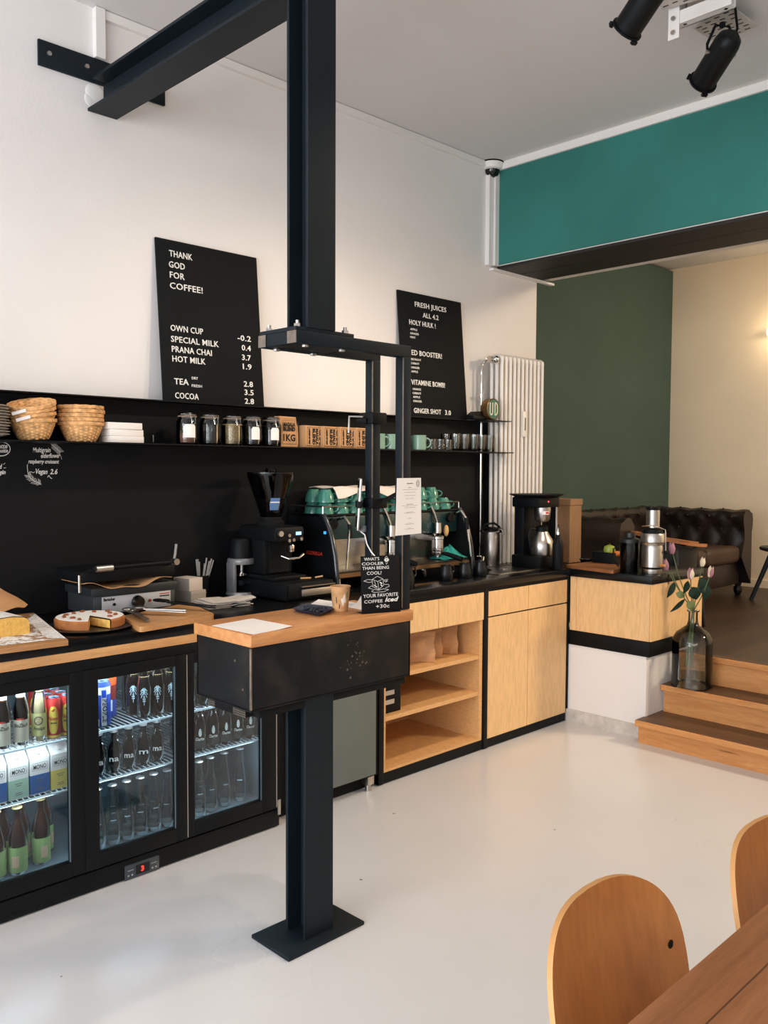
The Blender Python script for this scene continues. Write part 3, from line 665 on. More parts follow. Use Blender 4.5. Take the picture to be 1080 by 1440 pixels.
# clip-top jars
def jar(label, y, content, level, tagw=None, tagtxt=0):
    t = thing('storage_jar', label, 'jar', (-3.362, y, SZ), .0, 'clip-top jars on the black shelf')
    MB().lathe([(.0001, 0), (.042, 0), (.047, .006), (.048, .03), (.048, .092), (.046, .104), (.038, .114), (.037, .122), (.0355, .122), (.0355, .113), (.0435, .102), (.0455, .09), (.0455, .03), (.0445, .008), (.04, .004), (.0001, .004)], seg=28).build('glass_body', GLASS, t)
    MB().lathe([(.0001, .0045), (.040, .0045), (.0445, .010), (.0450, level*.6), (.0448, level), (.02, level+.002), (.0001, level+.001)], seg=24).build('contents', content, t)
    MB().lathe([(.0001, .125), (.037, .125), (.040, .128), (.040, .134), (.033, .139), (.0001, .142)], seg=24).build('lid', glass('jar_lid_glass', (.8, .84, .84), (.3, .34, .34)), t)
    m = MB(); m.lathe([(.0365, .1215), (.041, .1215), (.041, .1255), (.0365, .1255)], seg=24, cap=False); m.build('rubber_seal', mat('seal_rubber', (150, 130, 110), .6), t)
    m = MB(); m.tube([(.0405*math.cos(2*PI*k/28), .0405*math.sin(2*PI*k/28), .1305) for k in range(28)], .0016, 6, True); m.tube([(.0395*math.cos(2*PI*k/28), .0395*math.sin(2*PI*k/28), .1165) for k in range(28)], .0014, 6, True)
    s = -1
    m.tube([(.041, -.010, .130), (.048, -.010, .118), (.051, -.008, .092), (.051, .008, .092), (.048, .010, .118), (.041, .010, .130), (.041, -.010, .130)], .0013, 6)
    ob = m.build('wire_clip', CHROME, t); 
    if tagw:
        m = MB(); m.mi = 0
        pts = [(-tagw/2, .030), (tagw/2, .030), (tagw/2, .078), (tagw*.3, .088), (-tagw*.3, .088), (-tagw/2, .078)]
        def B(x, z): a = x/.0488+tagtxt; return Vector((.0488*math.cos(a), .0488*math.sin(a), z))
        for i in range(6):
            x0, x1 = -tagw/2+tagw*i/6, -tagw/2+tagw*(i+1)/6
            zt = lambda x: .078+(.010 if abs(x) < tagw*.34 else 0)
            m.poly([B(x0, .030), B(x1, .030), B(x1, zt(x1)), B(x0, zt(x0))])
        m.build('paper_label', PAPER, t, False)
    return t
COCOA = mat('cocoa_powder', (150, 92, 66), .9, noise=.2, nscale=30); BEAN = mat('roasted_coffee_beans', (34, 25, 20), .45, noise=.5, nscale=110, bump=.8, bscale=120)
OATS = mat('oat_flakes', (224, 182, 130), .85, noise=.4, nscale=130, bump=.6, bscale=130)
j = jar('clip-top jar a third full of brown powder with a white label', 2.088, COCOA, .048, .055, -.35)
jar('clip-top jar of dark coffee beans without a paper label', 2.205, BEAN, .060)
jar('clip-top jar filled with pale brown oat flakes', 2.325, OATS, .098)
jar('clip-top jar of dark beans with a white label, beside the oat jar', 2.436, BEAN, .10, .042, -.25)
jar('clip-top jar of dark beans with a plain white label, next to the big kraft bag', 2.548, BEAN, .10, .042, -.25)
# kraft bags of chai
def kraft_print(m, rows, x, box=None):
    for body, y, z, size, rot, w in rows:
        M_ = Matrix.Translation((x, y, z)) @ TXT @ Matrix.Rotation(rot, 4, 'Z'); m.text(body, size, M_, width=w, off=.0016)
    if box:
        y0, y1, z0, z1 = box; t = .0016
        for a in ((y0, y1, z0, z0+t), (y0, y1, z1-t, z1), (y0, y0+t, z0, z1), (y1-t, y1, z0, z1)): m.poly([(x, a[0], a[2]), (x, a[1], a[2]), (x, a[1], a[3]), (x, a[0], a[3])])
kb = thing('kraft_bag', 'tall kraft bag printed MASALA BLEND KG behind the last jar', 'paper bag', (-3.38, 2.645, SZ), .12)
m = MB(); m.loft([[Vector((x*.03*sx, y*.058, z)) for x, y in ((1, -1), (1, 1), (-1, 1), (-1, -1))] for z, sx in ((0, 1), (.03, 1.08), (.1, 1.0), (.138, .55))]); m.box(-.02, .02, -.057, .057, .134, .148, .004); m.build('bag', KRAFT, kb, False)
m = MB(); kraft_print(m, [('MASALA', -.045, .1, .026, 0, .082), ('BLEND', -.045, .078, .026, 0, .082), ('1KG', -.045, .03, .045, 0, .082)], .0335, (-.052, .045, .015, .128)); m.build('print', INK, kb, False)
m = MB(); m.box(.012, .031, .0565, .060, .03, .125, .003); m.build('closure_strip', mat('dark_foil', (40, 42, 44), .35, .5, noise=.3, nscale=30), kb)
def chai_bag(label, loc, rz):
    t = thing('chai_bag', label, 'paper bag', loc, rz, 'kraft bags of chai on the black shelf')
    m = MB(); m.loft([[Vector((x*.026*s, y*.084*(1-.02*(1-s)), z)) for x, y in ((1, -1), (1, 1), (-1, 1), (-1, -1))] for z, s in ((0, .9), (.012, 1.05), (.095, 1.05), (.108, .85))]); m.build('bag', KRAFT, t, False)
    m = MB(); q = -PI/2
    kraft_print(m, [('PRANA', .012+.0385, .094, .026, q, .08), ('CHAI', .017, .094, .042, q, .08), ('MASALA', -.010, .094, .026, q, .08), ('BLEND', -.034, .094, .026, q, .08), ('A BLEND OF SPICES', -.062, .094, .012, q, .08)], .0282, (-.075, .078, .008, .100)); m.build('print', INK, t, False)
    return t
cb0 = chai_bag('kraft chai bag on its side, first from the jars', (-3.365, 2.808, SZ), .17)
for k, w in ((1, 'second from the jars'), (2, 'third from the jars'), (3, 'fourth from the jars, cut by the steel tube')): dup(cb0, (-3.363, 2.808+.111*k, SZ), .17, 'kraft chai bag on its side, '+w)
# sage mugs
SAGE = mat('sage_glaze', (124, 158, 140), .25, coat=.3)
def mug_mesh():
    m = MB(); m.lathe([(.0001, 0), (.035, 0), (.0385, .004), (.0385, .08), (.0395, .084), (.0372, .084), (.0362, .08), (.0362, .008), (.0001, .006)], seg=28)
    m.tube([(.036*math.cos(0), .0, .066)]+[(.0385+.026*math.sin(PI*k/8), 0, .042+.026*math.cos(PI*k/8)) for k in range(9)]+[(.036, 0, .018)], .0042, 8); return m
mg = single(mug_mesh(), 'mug', SAGE, 'sage green mug, leftmost between the two steel tubes', 'mug', (-3.372, 3.268, SZ), 'sage green mugs on the black shelf', rot=(0, 0, 1.0))
dup(mg, (-3.362, 3.358, SZ), 1.0, 'sage green mug with its handle on the front steel tube, right of the first mug')
dup(mg, (-3.35, 3.566, SZ), .9, 'sage green mug just right of the front steel tube')
dup(mg, (-3.425, 3.628, SZ), .9, 'sage green mug half hidden behind the one right of the tube')
# glasses
SG = glass('drinking_glass', (.95, .96, .95), (.62, .64, .62), .03, 1.4)
m = MB(); m.lathe([(.0001, 0), (.026, 0), (.029, .004), (.033, .102), (.0312, .102), (.0275, .016), (.0001, .014)], seg=24)
gl = single(m, 'drinking_glass', SG, 'tall clear tumbler in the row at the right end of the black shelf', 'glass', (-3.35, 3.872, SZ), 'tall clear tumblers')
for x, y in ((-3.35, 3.955), (-3.345, 4.035), (-3.35, 4.11), (-3.35, 4.185), (-3.42, 3.87), (-3.42, 3.95), (-3.42, 4.03), (-3.42, 4.11), (-3.42, 4.19)): dup(gl, (x, y, SZ))
m = MB()
m.lathe([(.0001, 0), (.022, 0), (.026, .004), (.029, .066), (.0272, .066), (.0245, .012), (.0001, .010)], seg=24)
for z in (.018, .034, .050):
    for k in range(10): m.ell((.0278*math.cos(2*PI*k/10+z*20), .0278*math.sin(2*PI*k/10+z*20), z), (.003, .0045, .0055), 8, 6)
sg = single(m, 'drinking_glass', SG, 'small dimpled glass between the sage mugs and the tall tumblers', 'glass', (-3.352, 3.672, SZ), 'small dimpled glasses')
for x, y in ((-3.35, 3.738), (-3.35, 3.803), (-3.42, 3.705), (-3.42, 3.77)): dup(sg, (x, y, SZ))

# ================================================================== UD lamp sign
ud = thing('round_sign', 'round green brass-rimmed sign lettered UD on the shelf end', 'sign', (-3.36, 4.16, 1.7905)); o = ud.location
cz = 1.856; BRASS = mat('aged_brass', (150, 112, 70), .4, .8); yc = 4.176
m = MB(o); m.lathe([(.0001, 0), (.062, 0), (.064, .004), (.064, .052), (.0605, .055), (.0585, .052), (.0001, .052)], (-3.362, yc, cz), 40, axis=(1, 0, 0)); m.build('drum', BRASS, ud)
m = MB(o); m.lathe([(.0001, .0525), (.0582, .0525), (.0582, .0535), (.0001, .0535)], (-3.362, yc, cz), 40, axis=(1, 0, 0)); m.build('face', mat('sign_green', (24, 92, 80), .35), ud)
m = MB(o)
for pts in ([(-.036, .038), (-.036, -.022), (-.030, -.034), (-.018, -.034), (-.012, -.022), (-.012, .038)], [(.010, -.034), (.010, .038), (.022, .038), (.033, .024), (.033, -.02), (.022, -.034), (.008, -.034)]):
    stroke(m, [Vector((-3.3078, yc+y, cz+z)) for y, z in pts], .0075)
m.build('lettering', mat('cream_letters', (226, 220, 196), .5), ud, False)
m = MB(o); m.box(-3.40, -3.335, 4.02, 4.14, 1.7905, 1.812, .004); m.prism([(4.02, 1.812), (4.13, 1.812), (4.12, 1.842), (4.06, 1.838)], 0, -3.395, -3.345); m.build('base', BLACK, ud)

# ================================================================== radiator
rx1 = -3.345
ya, yb = at(708, 520, 0, rx1).y, at(764.5, 520, 0, rx1).y; zt = at(735, 503, 0, rx1).z
RADM = mat('radiator_enamel', (236, 230, 222), .35)
rad = thing('radiator', 'tall white column radiator at the end of the white wall', 'radiator', (-3.41, (ya+yb)/2, .5)); o = rad.location
NS = 11; dy = (yb-ya)/(NS-1)
for k in range(NS):
    y = ya+dy*k; m = MB(o)
    for xx in (rx1-.0125, rx1-.051, rx1-.0895):
        m.tube([(xx, y, .53), (xx, y, zt-.03)], .0115, 10)
    pts = [(rx1-.0125, y, zt-.035), (rx1-.016, y, zt-.016), (rx1-.03, y, zt-.010), (rx1-.072, y, zt-.010), (rx1-.086, y, zt-.016), (rx1-.0895, y, zt-.035)]
    m.tube(pts, [.0125, .016, .02, .02, .016, .0125], 10); m.tube([(p[0], p[1], .53-(p[2]-zt+.035)) for p in pts], [.0125, .016, .02, .02, .016, .0125], 10)
    m.tube([(rx1-.051, y-dy*.5, zt-.028), (rx1-.051, y+dy*.5, zt-.028)], .019, 12); m.tube([(rx1-.051, y-dy*.5, .523), (rx1-.051, y+dy*.5, .523)], .019, 12)
    m.build('section', RADM, rad)
m = MB(o); ym = ya+dy*5; m.box(rx1-.004, rx1+.014, ym-.016, ym+.016, 1.70, 1.86, .004); hm = m.build('heat_meter', RADM, rad)
MB(o).box(rx1+.014, rx1+.015, ym-.005, ym+.006, 1.74, 1.82).build('display', mat('grey_print2', (96, 90, 84), .5), hm)
m = MB(o); yl = ya-dy*.5; m.cyl((rx1-.051, yl-.055, zt-.03), (rx1-.051, yl, zt-.03), .022, .024, 16); m.ell((rx1-.02, yl-.03, zt-.03), (.02, .024, .024)); m.build('valve', CHROME, rad)
px_, py_ = -3.452, at(677, 560, 0, -3.452).y
m = MB(o); m.tube([(rx1-.051, yl-.03, zt-.03), (rx1-.07, yl-.06, zt-.028), (px_+.01, py_+.03, zt-.03), (px_, py_+.006, zt-.055), (px_, py_, zt-.09), (px_, py_, zt-.2), (px_, py_, .93)], .0085, 10)
for z in (zt-.11, zt-.2): m.cyl((px_, py_, z-.008), (px_, py_, z+.008), .0115)
m.cyl((px_, py_, zt-.262), (px_, py_, zt-.24), .017); m.cyl((px_, py_-.03, zt-.25), (px_, py_+.015, zt-.25), .008)
m.build('pipe', CHROME, rad)

# ================================================================== ceiling: dome camera, spotlights, bracket
p = at(692, 229, 2, CEIL)
dc = thing('dome_camera', 'white dome security camera in the ceiling corner', 'camera', (p.x, p.y, CEIL)); o = dc.location
m = MB(o); m.lathe([(.0001, 0), (.075, 0), (.075, -.008), (.0001, -.008)], (o.x, o.y, CEIL), 28); m.build('base_ring', BLACK, dc)
m = MB(o); m.lathe([(.0001, -.008), (.072, -.008), (.064, -.042), (.050, -.048), (.0001, -.048)], (o.x, o.y, CEIL), 28); m.build('housing', TRIM, dc)
m = MB(o); m.lathe([(.049, -.046), (.046, -.064), (.034, -.083), (.016, -.091), (.0001, -.092)], (o.x, o.y, CEIL), 24, False); m.build('dome', mat('smoked_dome', (16, 16, 17), .06), dc)

def par_can(label, rear, front, mount):
    R, F = Vector(rear), Vector(front); ax = (F-R).normalized(); Ln = (F-R).length
    t = thing('spotlight', label, 'spotlight', mount); o = t.location; rr = .052
    q = Vector((0, 0, 1)).rotation_difference(ax)
    m = MB(o); m.lathe([(.0001, -.012), (.03, -.010), (.046, .005), (rr, .03), (rr, Ln), (rr-.003, Ln), (rr-.003, .05), (.0001, .045)], R, 28, axis=ax); m.build('can', mat('black_lamp_paint', (11, 14, 16), .45, spec=.18), t)
    m = MB(o); m.lathe([(rr-.001, Ln-.006), (rr+.008, Ln-.006), (rr+.008, Ln+.001), (rr-.001, Ln+.001)], R, 28, False, axis=ax); m.build('filter_frame', BLACK, t)
    for k in range(3):
        a = 2*PI*k/3+.5; v = q @ Vector((math.cos(a), math.sin(a), 0)); w = q @ Vector((-math.sin(a), math.cos(a), 0)); c = F+v*(rr+.009)
        m = MB(o); m.loft([[c-w*.012-v*.006, c+w*.012-v*.006, c+w*.012+v*.006, c-w*.012+v*.006], [c-w*.012-v*.006+ax*.012, c+w*.012-v*.006+ax*.012, c+w*.012+v*.006+ax*.012, c-w*.012+v*.006+ax*.012]]); m.build('filter_clip', BLACK, t)
    m = MB(o); m.lathe([(.0001, Ln-.055), (rr-.004, Ln-.03)], R, 24, False, axis=ax); m.build('lamp', mat('lamp_glow', (255, 214, 160), .4, emis=2), t)
    side = ax.cross(Vector((0, 0, 1))).normalized(); c = R+ax*Ln*.35; top = Vector(mount)
    m = MB(o); m.tube([c+side*(rr+.006), c+side*(rr+.008)+Vector((0, 0, .03)), top+side*.03-Vector((0, 0, .012)), top-side*.03-Vector((0, 0, .012)), c-side*(rr+.008)+Vector((0, 0, .03)), c-side*(rr+.006)], .006, 6); m.build('yoke', BLACK, t)
    for s in (-1, 1):
        m = MB(o); m.cyl(c+side*s*(rr-.002), c+side*s*(rr+.012), .008, .008, 10); m.build('yoke_screw', INOX, t)
    m = MB(o); m.cyl(top-Vector((0, 0, .016)), top, .012); m.build('mounting_bolt', BLACK, t)
    spot('spotlight_beam', F+ax*.012, F+Vector((-.55, -.25, -1)), 72, (1, .82, .62), 110, .8, .05)
    return t
m1 = at(1016, 32, 2, 3.295)
par_can('black spotlight hanging under the white ceiling bracket', at(1028, 52, 2, 3.19), at(988, 116, 2, 3.10), m1)
m2 = at(942, -40, 2, 3.31)
par_can('black spotlight cut by the top edge of the photo', at(928, -30, 2, 3.20), at(881, 42, 2, 3.10), m2)
BR = mat('galvanised_paint', (196, 190, 184), .55, noise=.1, nscale=12)
p0 = at(990, 22, 2, 3.33)
cbk = thing('ceiling_bracket', 'white steel ceiling bracket with perforated plate holding the spotlights', 'bracket', (p0.x, p0.y, CEIL)); o = cbk.location
A_, B_2 = at(946, 36, 2, 3.30), at(1031, 8, 2, 3.30); y0 = (A_.y+B_2.y)/2; xa, xb = A_.x, B_2.x
def plate(pts, z, name):
    Q = [at(x, y, 2, z) for x, y in pts]; m = MB(o); m.loft([[Vector((p.x, p.y, z)) for p in Q], [Vector((p.x, p.y, z+.004)) for p in Q]]); pl_ = m.build(name, BR, cbk, False)
    m = MB(o); n1, n2 = 7, 4
    for i in range(n1):
        for k in range(n2):
            c = Q[0].lerp(Q[1], (i+.5)/n1).lerp(Q[3].lerp(Q[2], (i+.5)/n1), (k+.5+.2*(i % 2))/(n2+.4)); m.box(c.x-.011, c.x+.011, c.y-.0035, c.y+.0035, z-.0012, z+.0005)
    m.build('slot', mat('dark_slot', (66, 58, 54), .8), pl_, False, kind='stuff'); return pl_
plate([(932, 14), (1034, -14), (1010, -46), (905, -20)], 3.362, 'perforated_plate')
plate([(975, 40), (1008, 61), (1066, 37), (1030, 9)], 3.345, 'lower_plate')
m = MB(o); m.box(xa, xb, y0-.004, y0+.035, 3.30, 3.304); m.box(xa, xb, y0-.006, y0-.002, 3.30, 3.352); m.box(xa, xb, y0+.031, y0+.035, 3.30, 3.352); m.build('channel', TRIM, cbk, False)
e0 = at(941, 14, 1, y0-.03); e1 = at(956, 57, 1, y0-.03)
m = MB(o); m.box(xa-.02, xa+.028, y0-.012, y0-.007, 3.245, 3.375, .001); ep = m.build('end_plate', TRIM, cbk)
for z in (3.27, 3.325): MB(o).cyl((xa+.004, y0-.012, z), (xa+.004, y0-.020, z), .009).build('bolt', INOX, ep)
for xx in (xa+.04, xb-.03): MB(o).cyl((xx, y0+.015, 3.30), (xx, y0+.015, CEIL), .008).build('threaded_rod', INOX, cbk)
cq = [at(1031, 60, 2, 3.27), at(1037, 40, 2, 3.30), at(1034, 12, 2, 3.33), at(1028, -6, 2, 3.37)]
m = MB(o); m.tube(cq, .005, 8); m.build('cable', BLACK, cbk)
# ================================================================== left worktop (top z .9065)
ZL = .9065; ZR = .9105; ZBAR = 1.0135
SUGAR = mat('icing_sugar', (240, 236, 230), .95, noise=.06, nscale=40); CRUST = mat('cake_crust', (168, 104, 54), .8, noise=.25, nscale=30); CRUMB = mat('yellow_sponge', (232, 184, 96), .9, noise=.14, nscale=60, bump=.4, bscale=140)
def V2(p): return (p.x, p.y)
zt_ = ZL+.018
FR, BRk, FL = at(96, 900, 2, zt_), at(47, 861.5, 2, zt_), at(0, 912, 2, zt_)
ext = (FL-FR).normalized()
poly = [FR, BRk, BRk+ext*.5, FR+ext*.5]
cbd = thing('chopping_board', 'wooden chopping board dusted with icing sugar under the loaf cake', 'chopping board', (FR.x-.2, FR.y-.1, ZL)); o = cbd.location
m = MB(o); m.loft([[Vector((p.x, p.y, z)) for p in poly] for z in (ZL, zt_)]); m.build('board', BOARDW, cbd, False)
def blob(m, c, rx, ry, z, seed, n=36, rot=0):
    rnd = random.Random(seed); ph = [rnd.uniform(0, 6.28) for _ in range(4)]
    pts = []
    for k in range(n):
        a = 2*PI*k/n; r = 1+.18*math.sin(3*a+ph[0])+.12*math.sin(5*a+ph[1])+.08*math.sin(9*a+ph[2])
        x, y = rx*r*math.cos(a), ry*r*math.sin(a)
        pts.append(Vector((c.x+x*math.cos(rot)-y*math.sin(rot), c.y+x*math.sin(rot)+y*math.cos(rot), z)))
    m.poly(pts)
def sugar_mat():
    m = bpy.data.materials.new('scattered_sugar'); m.use_nodes = True; nt = m.node_tree; N = nt.nodes; L = nt.links
    b = N['Principled BSDF']; b.inputs['Base Color'].default_value = lin((240, 236, 230)); b.inputs['Roughness'].default_value = .95
    tc = N.new('ShaderNodeTexCoord'); n = N.new('ShaderNodeTexNoise'); n.inputs['Scale'].default_value = 22; n.inputs['Detail'].default_value = 9; n.inputs['Roughness'].default_value = .7
    L.new(tc.outputs['Object'], n.inputs['Vector']); r = N.new('ShaderNodeValToRGB'); r.color_ramp.elements[0].position = .47; r.color_ramp.elements[1].position = .56
    L.new(n.outputs['Fac'], r.inputs['Fac']); L.new(r.outputs['Color'], b.inputs['Alpha']); return m
SCAT = sugar_mat()
def inb(px, py): p = at(px, py, 2, zt_); return Vector((p.x, p.y, zt_+.0006))
m = MB(o); m.poly([inb(93, 898), inb(49, 863), inb(38, 872), inb(66, 897)]); m.build('icing_sugar', SUGAR, cbd, False, kind='stuff')
m = MB(o); m.poly([inb(0, 909)+Vector((0, 0, .0004)), inb(90, 897.5)+Vector((0, 0, .0004)), inb(44, 864)+Vector((0, 0, .0004)), inb(20, 878)+Vector((0, 0, .0004)), inb(0, 899)+Vector((0, 0, .0004))]); m.build('icing_sugar', SCAT, cbd, False, kind='stuff')
# loaf
p0, p1 = at(0, 897, 2, zt_), at(42, 891, 2, zt_)
d = (p1-p0).normalized(); d.z = 0; n = Vector((-d.y, d.x, 0)); n = n if n.dot(Vector((-1, .6, 0))) > 0 else -n
lf = thing('loaf_cake', 'yellow loaf cake cut open under icing sugar at the left edge', 'cake', (p1.x, p1.y, zt_)); o = lf.location
W, H = .19, .066
sec = [(0, 0), (0, .040), (-.006, .052), (-.02, .060), (-.06, H), (-.12, H-.002), (-.17, .058), (-W, .044), (-W, 0)]
m = MB(o); R = [[p1+d*s+Vector((0, 0, h))+n*t for s, h in sec] for t in (0, .16)]
m.loft(R, False); m.poly(R[1]); m.build('crust', CRUST, lf, False)
m = MB(o); m.poly([p1+d*(s*.985-.001)+Vector((0, 0, h*.965+.001))-n*.001 for s, h in sec]); m.build('cut_face', CRUMB, lf, False)
m = MB(o); R = [[p1+d*s+Vector((0, 0, h+.0015))+n*t for s, h in sec[1:-1]] for t in (-.0005, .161)]; m.loft(R, False, False); m.build('icing_sugar', SUGAR, lf, False)
# kraft paper behind the loaf
pts = [at(-40, 800, 0, -3.34), at(0, 823, 0, -3.34), at(39, 851, 0, -3.30), at(24, 855, 0, -3.25), at(-40, 868, 0, -3.2)]
o = Vector((pts[2].x, pts[2].y-.1, ZL)); m = MB(o)
def kp(u, v):
    a = pts[0].lerp(pts[2], u); b = pts[4].lerp(pts[3], u); q = a.lerp(b, v); q = q+Vector((.008*math.sin(v*PI), 0, .004*math.sin(u*9+v*5)))
    q.z = max(q.z, ZL+.002); return q
m.grid(kp, 14, 8); m.thick(.0012); single(m, 'kraft_paper', KRAFT, 'crumpled brown kraft paper behind the loaf cake at the left edge', 'paper', o)
# almond cake on a dark plate
cc_ = Vector((-3.045, 1.472, ZL)); zc0 = ZL+.012
m = MB(cc_); m.lathe([(.0001, 0), (.10, 0), (.155, .007), (.157, .010), (.10, .006), (.0001, .006)], cc_, 48); single(m, 'plate', mat('dark_slate_plate', (44, 44, 46), .3), 'dark round plate under the almond cake', 'plate', cc_)
ck = thing('almond_cake', 'round sugar-dusted almond cake with one wedge cut out', 'cake', (cc_.x, cc_.y, ZL+.0065)); o = ck.location
R0, a0, a1, ch = .124, math.radians(10), math.radians(332), .036
zb = ZL+.0068
m = MB(o); m.lathe([(R0-.004, 0), (R0, .004), (R0+.001, ch-.006), (R0-.004, ch), (.0001, ch), (.0001, 0), (R0-.004, 0)], (cc_.x, cc_.y, zb), 56, False, a0=a0, a1=a1); m.build('crust', CRUST, ck)
m = MB(o)
for a in (a0, a1):
    u = Vector((math.cos(a), math.sin(a), 0)); s = Vector((-math.sin(a), math.cos(a), 0))*(-.0006 if a == a0 else .0006)
    b = Vector((cc_.x, cc_.y, zb))+s
    m.poly([b+Vector((0, 0, .003)), b+u*(R0-.005)+Vector((0, 0, .003)), b+u*(R0-.006)+Vector((0, 0, ch-.004)), b+Vector((0, 0, ch-.004))])
m.build('cut_face', CRUMB, ck, False)
m = MB(o); m.lathe([(.0001, ch+.0015), (R0-.006, ch+.001), (R0-.001, ch-.004)], (cc_.x, cc_.y, zb), 56, False, a0=a0+.01, a1=a1-.01); m.build('icing_sugar', SUGAR, ck)
ALM = mat('almond_skin', (140, 76, 40), .6)
for k in range(11):
    a = math.radians(28+k*28.5); r = .086+.012*math.sin(k*2.7)
    MB(o).ell((cc_.x+r*math.cos(a), cc_.y+r*math.sin(a), zb+ch+.004), (.011, .007, .005), 10, 7, Matrix.Rotation(a+k, 4, 'Z')).build('almond', ALM, ck)
# serving board and tongs
zb2 = ZL+.020
P = [at(x, y, 2, zb2) for x, y in ((172, 866), (196, 882), (303, 864), (266, 847))]
sb = thing('serving_board', 'pale wooden serving board with tongs lying on it by the grill', 'chopping board', (P[1].x, P[1].y, ZL)); o = sb.location
def rounded(P, r=.03, n=5):
    out = []
    for i, p in enumerate(P):
        a, b = (P[i-1]-p).normalized(), (P[(i+1) % len(P)]-p).normalized()
        for k in range(n+1):
            t = k/n; out.append((p+a*r).lerp(p, t).lerp(p.lerp(p+b*r, t), t))
    return out
RP = rounded(P); m = MB(o); m.loft([[Vector((p.x, p.y, z)) for p in RP] for z in (ZL, zb2-.002, zb2)]); m.build('board', wood('pale_board', (176, 122, 72), (208, 156, 102), (10, 2, 10), .5), sb, False)
def tongs(label, name, A, B, w, zA, zB, M_, head=None, hl=.05, M2=None, grip=None):
    A, B = Vector((A.x, A.y, zA)), Vector((B.x, B.y, zB)); d = (B-A).normalized(); s = d.cross(Vector((0, 0, 1))).normalized()
    t = thing(name, label, 'tongs', (A.x, A.y, zb2)); o = t.location
    for k in (-1, 1):
        m = MB(o); pts = [A+d*(B-A).length*f+s*k*w*(1-f)*.5+Vector((0, 0, .002+ (k+1)*.004)) for f in (0, .3, .7, 1)]
        rings = []
        for i, p in enumerate(pts):
            ww = (.011, .009, .008, .006)[i]; rings.append([p-s*ww-Vector((0, 0, .0012)), p+s*ww-Vector((0, 0, .0012)), p+s*ww+Vector((0, 0, .0018)), p-s*ww+Vector((0, 0, .0018))])
        m.loft(rings); m.build('arm', M_, t)
        if head:
            m = MB(o); m.ell(A+s*k*w*.5-d*hl*.4+Vector((0, 0, .008+(k+1)*.003)), (hl*.5, .019, .007), 14, 8, Matrix.Rotation(math.atan2(d.y, d.x), 4, 'Z')); m.build('head', M2 or M_, t)
        if grip:
            m = MB(o); q = B-d*.05; rings = []
            m.tube([q, B], [.009, .008], 8); m.build('grip', grip, t)
    return t
tongs('shiny steel tongs with bright handles across the serving board', 'serving_tongs', at(205, 864, 2, zb2), at(262, 866, 2, zb2), .02, zb2+.014, zb2+.012, ALU, True, .06, INOX)
tongs('black tongs behind the steel tongs on the serving board', 'serving_tongs', at(234, 855, 2, zb2), at(303, 860, 2, zb2), .03, zb2+.018, zb2+.012, BLACK, True, .06, BLACK)
tongs('small steel tongs nearest the almond cake on the serving board', 'serving_tongs', at(185, 864, 2, zb2), at(208, 876, 2, zb2), .03, zb2+.006, zb2+.004, INOX, True, .03)
# contact grill
gx = -3.215
def gp(px, py, x=gx): return at(px, py, 0, x)
yl, yr = gp(131, 850).y, gp(246, 850).y
gz0, gz1 = ZL, gp(190, 833).z
cg = thing('contact_grill', 'black contact grill with steel control panel and brown paper hanging out', 'grill', (-3.32, (yl+yr)/2, ZL)); o = cg.location
m = MB(o); m.box(-3.44, gx, yl, yr, ZL+.008, gz1, .003); m.build('body', mat('grill_grey', (62, 68, 72), .4, .4), cg)
m = MB(o); m.box(-3.44, gx+.012, yl-.012, yr+.006, gz1, gz1+.032, .003); m.build('base_plate', mat('grill_dark', (48, 54, 58), .4, .4), cg)
pn = MB(o).box(gx, gx+.003, yl+.035, yr-.022, ZL+.014, gz1-.006, .001).build('control_panel', mat('panel_steel', (178, 182, 188), .4, .3), cg)
zk = (ZL+gz1)/2+.004
for (py, r, M_, L_) in ((gp(160, 850).y, .006, BLACK, .004), (gp(210, 850).y, .006, mat('red_lamp', (120, 34, 28), .3), .004)):
    MB(o).cyl((gx+.003, py, zk), (gx+.003+L_, py, zk), r).build('indicator', M_, pn)
yk = gp(193, 850).y; MB(o).lathe([(.0001, 0), (.027, 0), (.027, .006), (.022, .020), (.0001, .021)], (gx+.003, yk, zk), 28, axis=(1, 0, 0)).build('knob', mat('black_gloss', (14, 14, 15), .12), pn)
m = MB(o); a = gp(145, 845); m.text('Bartscher', .016, Matrix.Translation((gx+.0036, a.y, gz1-.022)) @ TXT, off=.0008, width=.05); m.build('lettering', INK, pn, False)
m = MB(o); a = gp(224, 842); m.box(gx+.003, gx+.0036, a.y, a.y+.045, gz1-.018, gz1-.014); m.build('red_print', mat('red_print', (180, 50, 44), .6), pn, False)
m = MB(o); m.box(gx+.003, gx+.0036, a.y, a.y+.045, gz1-.028, gz1-.023); m.build('black_print', INK, pn, False)
zl0 = gz1+.045; m = MB(o)
m.box(-3.43, gx+.02, yl-.055, yr-.008, zl0+.012, zl0+.058, .008); m.box(-3.45, -3.41, yl+.02, yl+.05, gz1+.03, zl0+.05, .003); m.box(-3.45, -3.41, yr-.05, yr-.02, gz1+.03, zl0+.05, .003); m.build('lid', BLACK, cg)
m = MB(o); m.tube([(gx-.02, yl-.03, zl0+.05), (gx+.045, yl-.02, zl0+.068), (gx+.05, yr-.05, zl0+.072), (gx-.02, yr-.03, zl0+.055)], .008, 10); h_ = m.build('handle', BLACK, cg)
m = MB(o); m.cyl((gx+.047, yl-.01, zl0+.068), (gx+.048, yl+.058, zl0+.069), .0125); m.build('grip', ALU, h_, label='pale metal grip on the lid handle')
p_ = gp(248, 765, -3.36); m = MB(o); m.tube([(-3.36, p_.y-.02, zl0+.03), (-3.36, p_.y-.006, p_.z-.045), (-3.36, p_.y, p_.z)], .0065, 8); m.cyl((-3.375, p_.y-.012, zl0+.05), (-3.335, p_.y-.012, zl0+.05), .014); m.build('lid_spring', INOX, cg)
